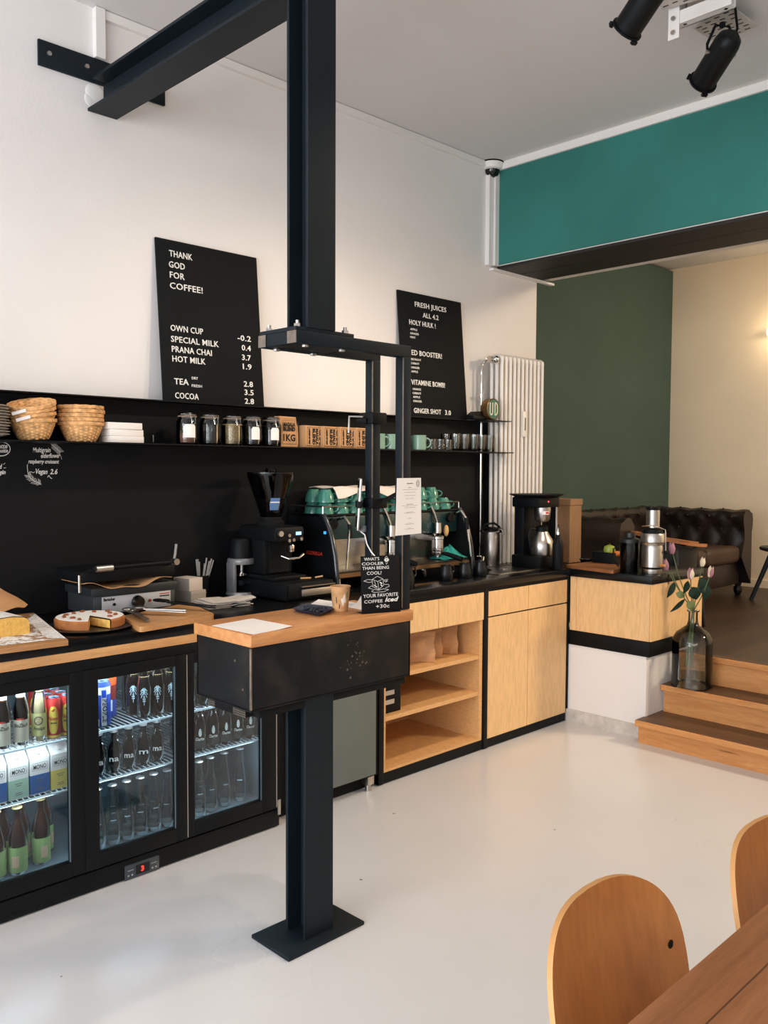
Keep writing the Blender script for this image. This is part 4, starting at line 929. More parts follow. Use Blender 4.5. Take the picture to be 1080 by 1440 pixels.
m = MB(o); m.cyl((gx+.01, yl-.06, zl0-.022), (gx+.01, yl-.06, zl0+.045), .006); m.build('lid_pin', INOX, cg)
m = MB(o)
def bp(u, v):
    y = yl-.055+(yr-yl+.03)*u; x = gx-.16+.19*v; z = gz1+.036+.022*abs(math.cos(u*PI*1.05))**1.5-.012*v*v*math.sin(u*PI)+.006*math.sin(u*17)*v
    return Vector((x+.006*math.sin(u*11), y, z))
m.grid(bp, 30, 8); m.thick(.0012); m.build('baking_paper', KRAFT, cg)
# napkins, cartons, straws
m = MB(); m.box(-.05, .05, -.04, .04, 0, .055, .002); ob = single(m, 'paper_napkins', mat('off_white_paper', (206, 194, 182), .85), 'upright pack of pale napkins behind the grill corner', 'napkins', (-3.36, 2.085, ZL+.05), rot=(0, 0, .2))
m = MB(); m.box(-.06, .06, -.045, .045, 0, .05, .002); m.box(-.061, .061, -.046, .046, .034, .038); single(m, 'napkin_box', mat('grey_beige_card', (168, 158, 146), .8), 'low grey-beige card box under the upright napkins', 'box', (-3.36, 2.09, ZL), rot=(0, 0, .2))
for k in range(5):
    def nk(u, v, k=k):
        return Vector((-.075+.15*u, -.10+.20*v, .004+.0065*k+.006*math.sin(u*5+k)*v+.004*math.cos(v*7+k*1.3)*(v > .5)))
    m = MB(); m.grid(nk, 8, 10); m.thick(.004)
    single(m, 'folded_newspaper', mat('newsprint', (204, 194, 184), .9, noise=.12, nscale=60), ('folded newspaper on the worktop, lowest of the loose pile', 'folded newspaper, second lowest of the loose pile', 'folded newspaper, middle of the loose pile', 'folded newspaper, second from the top of the loose pile', 'folded newspaper on top of the loose pile between board and tamper')[k], 'newspaper', (-3.16+.006*k, 2.125+.012*math.sin(k*2), ZL), 'loose pile of newspapers', rot=(0, 0, -.12+.07*math.sin(k*3.1)))
pc = at(283, 822, 0, -3.42)
st_ = thing('straw_cup', 'black cup with clear straws fanning out', 'cup', (-3.42, pc.y, ZL)); o = st_.location
MB(o).lathe([(.0001, 0), (.03, 0), (.036, .10), (.034, .10), (.028, .004), (.0001, .004)], (o.x, o.y, ZL), 24).build('cup', BLACK, st_)
for k in range(9):
    a = k*2.4; r = .018; m = MB(o); m.tube([(o.x+r*math.cos(a)*.5, o.y+r*math.sin(a)*.5, ZL+.01), (o.x+2.0*r*math.cos(a), o.y+.02+2.2*r*math.sin(a), ZL+.165+.01*math.sin(k))], .0033, 6); m.build('straw', mat('clear_straw', (170, 168, 164), .3), st_)
# tamper
tc_ = at(331, 838, 2, ZL); tx, ty = -3.36, 2.372
tm = thing('coffee_tamper', 'silver C-shaped automatic coffee tamper with black top', 'coffee tamper', (tx, ty, ZL)); o = tm.location
SILV = mat('silver_paint', (150, 152, 154), .38, .5)
m = MB(o); m.lathe([(.0001, 0), (.072, 0), (.074, .006), (.070, .016), (.0001, .016)], (tx, ty, ZL), 36); m.build('base', SILV, tm)
m = MB(o); m.lathe([(.0001, .0165), (.052, .0165), (.052, .019), (.0001, .019)], (tx, ty, ZL), 30); m.build('mat', BLACKM, tm)
m = MB(o); m.box(tx-.03, tx+.03, ty-.066, ty-.046, ZL+.01, ZL+.155, .006); m.lathe([(.0001, .145), (.064, .145), (.066, .15), (.066, .165), (.060, .172), (.0001, .172)], (tx, ty, ZL), 36); m.build('frame', SILV, tm)
m = MB(o); m.lathe([(.0001, .172), (.056, .172), (.056, .20), (.048, .255), (.044, .262), (.0001, .264)], (tx, ty, ZL), 32); m.build('top_cover', BLACK, tm)
m = MB(o); m.cyl((tx, ty, ZL+.10), (tx, ty, ZL+.147), .012); m.lathe([(.0001, .09), (.028, .09), (.028, .102), (.0001, .102)], (tx, ty, ZL), 24); m.build('press', CHROME, tm)
m = MB(o); m.tube([(tx+.02, ty+.0, ZL+.06), (tx+.07, ty+.012, ZL+.060), (tx+.125, ty+.018, ZL+.050)], .011, 8); m.lathe([(.0001, .045), (.032, .045), (.034, .07), (.0001, .07)], (tx, ty, ZL), 24); m.build('portafilter', BLACK, tm)
# knock box drawer with grinder on top
kd = thing('knock_drawer', 'black knock-out drawer with brushed steel front under the coffee grinder', 'drawer', (-3.25, 2.51, ZL)); o = kd.location
m = MB(o); m.box(-3.46, -3.03, 2.375, 2.652, ZL+.004, ZL+.078, .003); m.build('body', BLACK, kd)
m = MB(o); m.box(-3.03, -3.022, 2.385, 2.648, ZL+.012, ZL+.072, .002); dr = m.build('drawer', BLACK, kd)
m = MB(o); m.box(-3.022, -3.017, 2.455, 2.644, ZL+.018, ZL+.048, .001); m.build('steel_front', INOX, dr)
m = MB(o); m.box(-3.024, -3.010, 2.45, 2.646, ZL+.060, ZL+.064); m.build('lip', INOX, dr)
for k, (a, b) in enumerate((((-3.12, 2.53, ZL+.084), (-3.10, 2.575, ZL+.084)), ((-3.10, 2.60, ZL+.084), (-3.08, 2.63, ZL+.09)))):
    m = MB(a); m.tube([a, b], .004, 8); single(m, 'wooden_stick', wood('stick_wood', (190, 150, 100), (214, 176, 124), (9, 9, 1)), ('longer', 'shorter')[k]+' wooden stick lying on the knock-out drawer', 'stick', a)
gr = thing('coffee_grinder', 'tall black coffee grinder with dark hopper and small blue label', 'coffee grinder', (-3.28, 2.47, ZL+.0785)); o = gr.location
zg = ZL+.0785
m = MB(o); m.box(-3.42, -3.13, 2.392, 2.572, zg, zg+.02, .004); m.box(-3.42, -3.22, 2.40, 2.565, zg+.02, zg+.185, .012); m.box(-3.42, -3.135, 2.398, 2.568, zg+.175, zg+.245, .014); m.build('body', BLACK, gr)
m = MB(o); m.box(-3.22, -3.215, 2.425, 2.54, zg+.03, zg+.17); m.build('recess_panel', BLACKM, gr)
m = MB(o); m.cyl((-3.135, 2.425, zg+.215), (-3.125, 2.425, zg+.215), .013); m.build('dial', ALU, gr)
m = MB(o); m.box(-3.136, -3.132, 2.515, 2.545, zg+.205, zg+.22); m.build('display', mat('blue_screen', (150, 196, 240), .4, emis=1.2), gr)
for y, z in ((2.475, .205), (2.475, .182), (2.50, .184), (2.545, .186)): MB(o).cyl((-3.136, y, zg+z), (-3.129, y, zg+z), .008).build('button', INOX, gr)
m = MB(o); m.box(-3.18, -3.15, 2.495, 2.52, zg+.125, zg+.16, .004); m.tube([(-3.16, 2.45, zg+.11), (-3.13, 2.47, zg+.098), (-3.12, 2.52, zg+.10), (-3.13, 2.555, zg+.115)], .006, 8); m.build('spout', CHROME, gr)
m = MB(o); m.lathe([(.0001, .245), (.06, .245), (.062, .262), (.05, .27), (.05, .285)], (-3.28, 2.482, zg), 32, False); m.build('collar', BLACKM, gr)
HOP = glass('smoked_hopper', (.22, .24, .26), (.10, .11, .12), .05)
m = MB(o); m.lathe([(.046, .28), (.052, .30), (.108, .47), (.110, .486), (.107, .486), (.05, .302)], (-3.28, 2.482, zg), 36, False); hp = m.build('hopper', HOP, gr)
m = MB(o); m.lathe([(.0001, .285), (.049, .30), (.074, .372), (.0001, .38)], (-3.28, 2.482, zg), 28); m.build('beans', BEAN, hp)
m = MB(o); m.lathe([(.0001, .486), (.112, .486), (.112, .492), (.03, .496), (.022, .510), (.0001, .510)], (-3.28, 2.482, zg), 36); m.build('lid', HOP, hp)
def bend_label(m, c, r, z0, z1, a0, a1, n=8, r2=None):
    for i in range(n):
        b0, b1 = a0+(a1-a0)*i/n, a0+(a1-a0)*(i+1)/n; q = r if r2 is None else r2
        m.poly([Vector((c[0]+r*math.cos(b0), c[1]+r*math.sin(b0), z0)), Vector((c[0]+r*math.cos(b1), c[1]+r*math.sin(b1), z0)), Vector((c[0]+q*math.cos(b1), c[1]+q*math.sin(b1), z1)), Vector((c[0]+q*math.cos(b0), c[1]+q*math.sin(b0), z1))])
hr = lambda z: .0525+(z-.30)*.3294+.001
m = MB(o); bend_label(m, (-3.28, 2.482), hr(.318), zg+.318, zg+.352, -.72, -.02, 8, hr(.352)); bend_label(m, (-3.28, 2.482), hr(.357), zg+.357, zg+.374, -.66, -.06, 8, hr(.374)); m.build('blue_label', mat('blue_label', (86, 120, 164), .5), hp, False, label='small blue label with a white line on the hopper')
m = MB(o); bend_label(m, (-3.28, 2.482), hr(.352), zg+.352, zg+.357, -.68, -.05, 8, hr(.357)); m.build('label_line', PAPER, hp, False)

# ================================================================== espresso machine
em = thing('espresso_machine', 'black espresso machine with curved side panels and chrome groups', 'coffee machine', (-3.28, 3.25, ZR)); o = em.location
ya_, yb_ = 2.735, 3.76; zm = ZR
side = [(-3.47, zm+.06), (-3.47, zm+.355), (-3.24, zm+.365), (-3.20, zm+.345), (-3.165, zm+.29), (-3.135, zm+.20), (-3.12, zm+.10), (-3.115, zm+.03), (-3.15, zm+.01), (-3.2, zm+.03)]
for y in (ya_, yb_-.02):
    m = MB(o); m.loft([[Vector((x, yy, z)) for x, z in side] for yy in (y, y+.02)]); sp_ = m.build('side_panel', BLACK, em)
    m = MB(o); pts = [(-3.21, zm+.362), (-3.185, zm+.33), (-3.15, zm+.26), (-3.125, zm+.17), (-3.112, zm+.08), (-3.108, zm+.0)]
    m.tube([(x, y+.01, z) for x, z in pts], .013, 10); m.build('curved_bar', mat('dark_gloss', (34, 38, 42), .2, spec=.6), sp_)
    if y == ya_:
        m = MB(o); m.text('SIZZRELLA', .022, Matrix.Translation((-3.33, ya_-.001, zm+.165)) @ Matrix(((1, 0, 0, 0), (0, 0, -1, 0), (0, 1, 0, 0), (0, 0, 0, 1))), width=.125, off=.0008, shear=.2); m.build('lettering', mat('red_letters', (206, 56, 44), .5), sp_, False, label='red lettering on the side panel')
        m = MB(o); m.box(-3.195, -3.178, ya_-.0015, ya_, zm+.27, zm+.283); m.build('blue_light', mat('blue_light', (60, 150, 235), .4, emis=1.5), sp_, False)
TEALP = mat('dark_teal_panel', (24, 52, 54), .3)
m = MB(o); m.box(-3.46, -3.22, ya_+.02, yb_-.02, zm+.235, zm+.35, .004); m.build('upper_body', TEALP, em)
m = MB(o); m.box(-3.46, -3.34, ya_+.02, yb_-.02, zm+.08, zm+.236); m.build('splash_plate', INOX, em)
m = MB(o); m.box(-3.46, -3.12, ya_+.02, yb_-.02, zm+.055, zm+.082, .004); tr = m.build('drip_tray', BLACK, em)
m = MB(o); m.box(-3.335, -3.125, ya_+.03, yb_-.03, zm+.082, zm+.088); m.build('grate', mat('dark_grate', (70, 62, 54), .35, .7), tr)
m = MB(o); m.box(-3.122, -3.117, ya_+.03, yb_-.03, zm+.06, zm+.08); m.build('front_strip', mat('bronze_strip', (150, 118, 84), .3, .8), tr)
m = MB(o); m.box(-3.47, -3.21, ya_, yb_, zm+.352, zm+.362, .002); m.build('cup_tray', BLACK, em)
m = MB(o); m.tube([(-3.46, ya_+.01, zm+.40), (-3.215, ya_+.01, zm+.40), (-3.215, yb_-.01, zm+.40), (-3.46, yb_-.01, zm+.40)], .004, 8)
for y in (ya_+.01, 3.08, 3.42, yb_-.01): m.tube([(-3.215, y, zm+.36), (-3.215, y, zm+.40)], .004, 6)
m.build('cup_rail', CHROME, em)
for x in (-3.44, -3.16):
    for y in (ya_+.06, yb_-.06): MB(o).cyl((x, y, zm), (x, y, zm+.058), .018, .014).build('foot', CHROME, em)
for k, y in enumerate((3.20, 3.56)):
    gx_ = -3.20
    m = MB(o); m.lathe([(.0001, .135), (.034, .135), (.036, .14), (.036, .150), (.033, .153), (.033, .20), (.036, .203), (.036, .215), (.0001, .235)], (gx_, y, zm), 28); m.box(-3.345, gx_, y-.026, y+.026, zm+.19, zm+.235, .006); g_ = m.build('brew_group', CHROME, em)
    m = MB(o); m.lathe([(.0001, .115), (.030, .115), (.033, .122), (.033, .136), (.0001, .136)], (gx_, y, zm), 24); m.cyl((gx_, y, zm+.092), (gx_, y, zm+.115), .009); m.build('portafilter', CHROME, g_)
    m = MB(o); m.tube([(gx_+.02, y, zm+.126), (gx_+.06, y+.01, zm+.122), (gx_+.15, y+.03, zm+.098)], [.008, .012, .014], 10); m.build('portafilter_handle', BLACK, g_)
    m = MB(o); m.cyl((gx_, y, zm+.235), (gx_, y, zm+.29), .02); m.tube([(gx_, y, zm+.28), (gx_-.01, y-.02, zm+.34), (gx_-.02, y-.05, zm+.40)], [.007, .008, .010], 8); m.build('brew_lever', CHROME, g_)
    m = MB(o); m.ell((gx_+.012, y+.055, zm+.245), (.016, .012, .032)); m.build('wooden_knob', wood('knob_wood', (196, 150, 88), (226, 182, 116), (9, 9, 1)), g_)
for y, s in ((2.83, -1), (3.70, 1)):
    m = MB(o); m.tube([(-3.22, y, zm+.33), (-3.15, y, zm+.35), (-3.125, y+.01, zm+.31), (-3.105, y+.03*s, zm+.10)], [.008, .008, .007, .005], 8); w_ = m.build('steam_wand', CHROME, em)
    m = MB(o); m.tube([(-3.127, y+.01, zm+.315), (-3.118, y+.012, zm+.25)], .0105, 10); m.build('wand_sleeve', BLACK, w_)
    m = MB(o); m.lathe([(.0001, 0), (.026, 0), (.028, .006), (.026, .022), (.0001, .024)], (-3.215, y-.03*1, zm+.315), 24, axis=(1, -.1, 0)); m.build('steam_knob', BLACK, em)
# cups on top
CUPG = mat('teal_glaze', (62, 128, 112), .2, coat=.4)
def cup_mesh():
    m = MB(); m.lathe([(.0001, 0), (.026, 0), (.027, .004), (.041, .030), (.044, .062), (.0425, .062), (.038, .030), (.024, .007), (.0001, .006)], seg=28)
    m.tube([(.041, 0, .05)]+[(.043+.022*math.sin(PI*k/8), 0, .036+.016*math.cos(PI*k/8)) for k in range(9)]+[(.036, 0, .020)], .004, 8); return m
zc1 = zm+.3625
def flip(o): o.rotation_euler = (PI, 0, o.rotation_euler[2])
first = None; rows = []
for i in range(2):
    for jn in range(10):
        rows.append((-3.262-.09*i, 2.80+.0965*jn, i, jn))
cnt = 0
for lv in range(2):
    for x, y, i, jn in rows:
        if lv == 1 and (jn > 4 and i == 0 and jn not in (7,)): continue
        z = zc1+(.062 if lv == 0 else .062+.057)
        lab = 'teal cappuccino cup upside down on top of the espresso machine'
        if first is None:
            first = single(cup_mesh(), 'coffee_cup', CUPG, lab, 'cup', (x, y, z), 'teal cups on the espresso machine'); first.rotation_euler = (PI, 0, .9); c_ = first
        else: c_ = dup(first, (x+.004*math.sin(cnt), y, z), rot=(PI, 0, .9+.5*math.sin(cnt*1.7)))
        cnt += 1
def tow(u, v):
    x = -3.42+.212*v; y = 2.83+.55*u; z = zc1+.128+.004*math.sin(u*13)+.003*math.sin(v*9+u*4)
    e = max(0, v-.90)/.10; z -= .055*e*(.55+.45*math.sin(u*9.5+1.2)); x += .010*e
    return Vector((x, y, z))
m = MB((-3.3, 3.1, zc1+.12)); m.grid(tow, 40, 14); m.thick(.003); single(m, 'tea_towel', mat('white_cotton', (228, 214, 204), .9, bump=.2, bscale=150), 'white tea towel spread over the upturned teal cups', 'towel', (-3.3, 3.1, zc1+.12))
# turquoise cloth on the drip tray end
TQ = mat('turquoise_cloth', (44, 150, 140), .9, bump=.3, bscale=120)
q0 = at(640, 772, 0, -3.15)
def tq(u, v):
    a = (u-.5)*2; b = (v-.5)*2; r = math.sqrt(a*a+b*b)
    z = .055*max(0, 1-r*.85)**1.1*(1+.35*math.sin(5*math.atan2(b, a)+1))+.006*math.sin(9*u)*math.cos(7*v)
    return Vector((-3.2+.08*b*(1-.25*abs(a)), 3.655+.115*a*(1-.2*abs(b)), zm+.092+max(0, z)))
m = MB((-3.2, 3.655, zm+.09)); m.grid(tq, 26, 20); m.thick(.004); single(m, 'cleaning_cloth', TQ, 'crumpled turquoise cloth at the end of the drip tray', 'cloth', (-3.2, 3.655, zm+.09))
# black milk jugs under the tray
jm = MB(); jm.lathe([(.0001, 0), (.042, 0), (.044, .004), (.046, .05), (.034, .095), (.036, .108), (.034, .108), (.032, .095), (.042, .05), (.040, .006), (.0001, .005)], seg=28)
jm.tube([(0, .036, .10), (0, .068, .095), (0, .075, .06), (0, .046, .03)], .005, 8); 
jg = single(jm, 'milk_jug', mat('black_jug', (17, 20, 23), .3, spec=.35), 'dark milk jug in front of the espresso machine, nearest the front steel tube', 'jug', (-2.985, 3.085, ZR), 'dark milk jugs before the espresso machine')
for k, (px, w) in enumerate(((622, 'middle one'), (643, 'third from the steel tube'), (655, 'nearest the sink'))):
    p = at(px, 815-4*k, 2, ZR); dup(jg, (max(p.x, -3.04), p.y, ZR), .4*k, scale=(.85, .85, .74), label= 'dark milk jug in front of the espresso machine, '+w)
m = MB(); m.cyl((0, 0, 0), (0, 0, .09), .036, .04, 20); p = at(592, 818, 2, ZR)

# ================================================================== right worktop: sink, airpot, brewer
S0, S1 = at(706, 806, 2, ZR), at(767, 799, 2, ZR)
sk = thing('steel_sink', 'small steel sink set into the black worktop', 'sink', (-3.13, 4.06, ZR)); o = sk.location
m = MB(o)
for a in ((-3.29, -2.985, 3.83, 3.85), (-3.29, -2.985, 4.27, 4.29), (-3.29, -3.27, 3.83, 4.29), (-3.005, -2.985, 3.83, 4.29)): m.box(*a, ZR, ZR+.004, .001)
m.build('rim', INOX, sk); m = MB(o); m.box(-3.27, -3.005, 3.85, 4.27, ZR-.0005, ZR+.0008); m.build('basin', mat('dark_steel', (84, 82, 80), .3, .9), sk); MB(o).cyl((-3.13, 4.06, ZR+.0008), (-3.13, 4.06, ZR+.003), .03).build('drain', CHROME, sk)
pa = at(692, 796, 2, ZR)
ap = thing('airpot', 'brushed steel insulated jug with black handle before the radiator', 'thermos', (pa.x-.03, pa.y+.02, ZR)); o = ap.location; ax_, ay_ = o.x, o.y
m = MB(o); m.lathe([(.0001, 0), (.056, 0), (.058, .004), (.058, .185), (.055, .19), (.055, .205), (.045, .212), (.0001, .212)], (ax_, ay_, ZR), 32); m.build('body', INOX, ap)
m = MB(o); m.lathe([(.0001, .212), (.044, .212), (.044, .224), (.030, .234), (.0001, .236)], (ax_, ay_, ZR), 28); m.build('lid', BLACK, ap)
m = MB(o); m.tube([(ax_-.04, ay_-.045, ZR+.205), (ax_-.02, ay_-.03, ZR+.25), (ax_+.015, ay_+.015, ZR+.258), (ax_+.03, ay_+.045, ZR+.235), (ax_+.035, ay_+.058, ZR+.20)], .007, 8); m.build('handle', BLACK, ap)
m = MB(o); m.tube([(ax_+.035, ay_+.03, ZR+.228), (ax_+.045, ay_+.055, ZR+.215), (ax_+.048, ay_+.062, ZR+.185)], .006, 8); m.build('spout', CHROME, ap)
p = at(676, 800, 2, ZR); m = MB(); m.lathe([(.0001, 0), (.024, 0), (.026, .01), (.018, .035), (.026, .06), (.030, .075), (.028, .075), (.016, .036), (.022, .01), (.0001, .006)], seg=24)
single(m, 'steel_jigger', CHROME, 'small shiny steel measuring cup left of the airpot', 'cup', (p.x, p.y, ZR))
p = at(676, 806, 2, ZR); m = MB(); m.lathe([(.0001, 0), (.06, 0), (.085, .012), (.083, .014), (.058, .004), (.0001, .003)], seg=36); single(m, 'shallow_dish', glass('olive_glass', (.5, .52, .3), (.2, .22, .1)), 'shallow olive glass dish at the worktop edge before the sink', 'dish', (p.x-.05, p.y+.03, ZR))
# filter brewer
bx_, by_ = -3.10, 4.50
pb = at(757, 800, 2, ZR); bx_, by_ = pb.x-.030, pb.y+.075
cm = thing('filter_coffee_machine', 'black filter coffee machine with steel carafe before the radiator', 'coffee machine', (bx_, by_, ZR)); o = cm.location
m = MB(o); m.box(bx_-.15, bx_+.06, by_-.10, by_+.12, ZR, ZR+.075, .008); m.build('base', BLACK, cm)
m = MB(o); m.box(bx_-.16, bx_-.09, by_-.06, by_+.12, ZR+.07, ZR+.41, .006); m.build('column', BLACK, cm)
m = MB(o); m.box(bx_-.15, bx_+.055, by_-.10, by_+.10, ZR+.36, ZR+.42, .008); hd = m.build('head', BLACK, cm)
m = MB(o); m.lathe([(.0001, .418), (.12, .418), (.158, .432), (.16, .438), (.0001, .438)], (bx_-.045, by_, ZR), 40); m.build('top_basin', BLACK, cm)
MB(o).cyl((bx_+.055, by_-.02, ZR+.395), (bx_+.059, by_-.02, ZR+.395), .005).build('red_light', mat('red_small_light', (220, 60, 70), .4, emis=2), hd)
m = MB(o); m.lathe([(.0001, .275), (.035, .275), (.045, .29), (.050, .34), (.050, .365), (.0001, .365)], (bx_, by_, ZR), 32); bs = m.build('brew_basket', INOX, cm)
m = MB(o); bend_label(m, (bx_, by_), .0508, ZR+.318, ZR+.338, -.95, -.1, 8); m.build('label', PAPER, bs, False)
m = MB(o); bend_label(m, (bx_, by_), .0513, ZR+.322, ZR+.334, -.55, -.15, 6); m.build('red_print', MATS['red_print'], bs, False)
ccf = thing('steel_carafe', 'round steel coffee carafe standing in the filter machine', 'carafe', (bx_, by_, ZR+.0755)); o2 = ccf.location
m = MB(o2); m.lathe([(.0001, 0), (.066, 0), (.070, .006), (.071, .06), (.062, .095), (.042, .125), (.036, .14), (.0001, .14)], (bx_, by_, ZR+.0755), 36); m.build('body', INOX, ccf)
m = MB(o2); m.lathe([(.0001, .14), (.036, .14), (.036, .165), (.025, .175), (.0001, .178)], (bx_, by_, ZR+.0755), 28); m.tube([(bx_-.02, by_-.035, ZR+.23), (bx_-.03, by_-.075, ZR+.235), (bx_-.035, by_-.085, ZR+.19), (bx_-.03, by_-.07, ZR+.12)], .009, 8); m.build('lid_and_handle', BLACK, ccf)
# cardboard/wooden box behind
pbx = at(785, 786, 2, ZR)
wbx = thing('wooden_box', 'tall light brown box beside the filter coffee machine', 'box', (-3.14, 4.72, ZR)); o = wbx.location
m = MB(o); m.box(-3.27, -3.06, 4.63, 4.76, ZR, ZR+.36, .003); m.build('body', wood('box_ply', (128, 94, 64), (156, 118, 82), (8, 8, 1), .6), wbx, False)
m = MB(o); m.box(-3.275, -3.055, 4.625, 4.765, ZR+.36, ZR+.40, .003); m.build('lid', MATS['box_ply'], wbx, False)
m = MB(o); m.box(-3.26, -3.16, 4.627, 4.631, ZR+.03, ZR+.35); m.build('dark_opening', BLACKM, wbx)
m = MB(o); m.box(-3.16, -3.152, 4.622, 4.63, ZR+.10, ZR+.355); m.build('edge_strip', PAPER, wbx)
p = at(786, 802, 2, ZR); m = MB()
t_ = thing('pump_bottle', 'slim black bottle with steel pourer on the worktop corner', 'bottle', (p.x-.03, p.y+.03, ZR)); o = t_.location
m = MB(o); m.lathe([(.0001, 0), (.030, 0), (.032, .004), (.032, .15), (.022, .175), (.014, .19), (.014, .205), (.0001, .205)], (o.x, o.y, ZR), 24); m.build('body', BLACK, t_)
m = MB(o); m.tube([(o.x, o.y, ZR+.205), (o.x, o.y, ZR+.235), (o.x+.01, o.y-.012, ZR+.262)], [.010, .006, .004], 8); m.build('pourer', CHROME, t_)
# corner unit: board, bowl, fruit box, jug, juicer
P = [at(x, y, 2, ZR+.018) for x, y in ((795, 794), (862, 802.5), (884, 796), (835, 789))]
m = MB((P[1].x, P[1].y, ZR)); m.loft([[Vector((p.x, p.y, z)) for p in rounded(P, .02)] for z in (ZR, ZR+.018)]); single(m, 'chopping_board', wood('dark_board', (120, 74, 44), (164, 108, 66), (2, 9, 9), .5), 'brown chopping board on the corner unit worktop', 'chopping board', (P[1].x, P[1].y, ZR), smooth=False)
p = at(824, 790, 2, ZR+.018); m = MB(); m.lathe([(.0001, 0), (.025, 0), (.045, .03), (.0435, .03), (.024, .004), (.0001, .003)], seg=28); single(m, 'glass_bowl', SG, 'small clear glass bowl at the back of the chopping board', 'bowl', (p.x-.03, p.y+.05, ZR))
fb_ = at(863, 797, 2, ZR); fx, fy = fb_.x-.06, fb_.y+.05
m = MB((fx, fy, ZR))
for a in ((fx-.075, fx+.075, fy-.075, fy-.068), (fx-.075, fx+.075, fy+.068, fy+.075), (fx-.075, fx-.068, fy-.068, fy+.068), (fx+.068, fx+.075, fy-.068, fy+.068)): m.box(*a, ZR, ZR+.085, .001)
m.box(fx-.07, fx+.07, fy-.07, fy+.07, ZR, ZR+.006); single(m, 'fruit_box', BLACK, 'square black box holding fruit on the corner unit', 'box', (fx, fy, ZR))
m = MB(); m.lathe([(.0001, .008), (.012, .0), (.030, .012), (.036, .034), (.030, .056), (.012, .064), (.0001, .056)], seg=24); m.tube([(0, 0, .056), (.003, .002, .075)], .0016, 6)
gap_ = at(857, 771, 1, fy-.02); single(m, 'apple', mat('green_apple', (150, 168, 60), .35, noise=.2, nscale=20), 'green apple showing over the rim of the black fruit box', 'apple', (gap_.x, fy-.02, ZR+.062))
m = MB(); m.tube([(-.035, 0, .0), (-.02, .002, .0), (.03, .006, .004), (.065, .008, .006)], [.012, .017, .014, .004], 12); cp_ = at(868, 774, 1, fy-.045); single(m, 'carrot', mat('carrot_orange', (216, 122, 48), .6), 'orange carrot lying beside the apple in the black box', 'carrot', (cp_.x, fy-.038, ZR+.078), rot=(0, 0, .4))
m = MB((fx, fy, ZR)); m.ell((fx, fy+.02, ZR+.04), (.055, .045, .034)); single(m, 'apple', mat('dark_apple', (70, 40, 30), .4), 'dark apple deep inside the black fruit box', 'apple', (fx, fy, ZR))
pj = at(890, 806, 2, ZR)
pt_ = thing('juice_jug', 'smoky plastic jug left of the steel juicer', 'jug', (pj.x-.045, pj.y+.04, ZR)); o = pt_.location
SMK = glass('smoked_plastic', (.34, .37, .37), (.16, .18, .18), .12)
m = MB(o); m.lathe([(.0001, 0), (.050, 0), (.053, .004), (.056, .17), (.054, .17), (.051, .006), (.0001, .005)], (o.x, o.y, ZR), 32); m.build('body', SMK, pt_)
m = MB(o); m.lathe([(.0001, .17), (.058, .17), (.058, .188), (.030, .20), (.030, .225), (.0001, .23)], (o.x, o.y, ZR), 32); m.build('lid', mat('dark_plastic', (30, 32, 32), .4), pt_)
m = MB(o); m.tube([(o.x-.05, o.y-.03, ZR+.15), (o.x-.075, o.y-.05, ZR+.13), (o.x-.075, o.y-.05, ZR+.06), (o.x-.05, o.y-.03, ZR+.03)], .006, 8); m.build('handle', SMK, pt_)
ju = thing('juicer', 'brushed steel centrifugal juicer on the corner unit', 'juicer', (-2.432, 4.505, ZR)); o = ju.location; jx, jy = o.x, o.y
m = MB(o); m.lathe([(.0001, 0), (.054, 0), (.056, .004), (.056, .03), (.0001, .03)], (jx, jy, ZR), 36); m.build('base_ring', INOX, ju)
m = MB(o); m.lathe([(.0001, .03), (.052, .03), (.052, .042), (.0001, .042)], (jx, jy, ZR), 36); m.build('black_band', BLACK, ju)
m = MB(o); m.lathe([(.0001, .042), (.058, .042), (.059, .15), (.055, .165), (.0001, .165)], (jx, jy, ZR), 36); m.build('motor_body', INOX, ju)
m = MB(o); m.lathe([(.0001, .165), (.060, .165), (.062, .178), (.066, .182), (.066, .225), (.063, .23), (.0001, .23)], (jx, jy, ZR), 36); m.build('bowl', INOX, ju)
m = MB(o); m.lathe([(.0001, .23), (.058, .23), (.054, .25), (.040, .262), (.0001, .262)], (jx, jy, ZR), 36); m.build('cover', BLACK, ju)
m = MB(o); m.lathe([(.037, .25), (.037, .36), (.034, .36), (.034, .25)], (jx, jy, ZR), 32, False); m.build('feed_tube', INOX, ju)
m = MB(o); m.lathe([(.0001, .34), (.033, .34), (.033, .362), (.038, .364), (.038, .378), (.0001, .378)], (jx, jy, ZR), 32); m.build('pusher', BLACK, ju)
m = MB(o); m.tube([(jx-.05, jy-.03, ZR+.268), (jx, jy-.045, ZR+.276), (jx+.045, jy-.03, ZR+.27), (jx+.066, jy+.02, ZR+.25), (jx+.068, jy+.025, ZR+.13)], .0035, 8); m.tube([(jx+.066, jy+.02, ZR+.25), (jx+.055, jy+.045, ZR+.24), (jx+.056, jy+.046, ZR+.135)], .0035, 8); m.build('locking_arm', CHROME, ju)
m = MB(o); m.ell((jx+.068, jy+.025, ZR+.125), (.010, .010, .010)); m.build('arm_knob', BLACK, ju)
m = MB(o); m.tube([(jx+.056, jy-.01, ZR+.055), (jx+.085, jy-.012, ZR+.055)], .008, 10); m.build('spout', mat('orange_spout', (200, 140, 70), .5), ju)

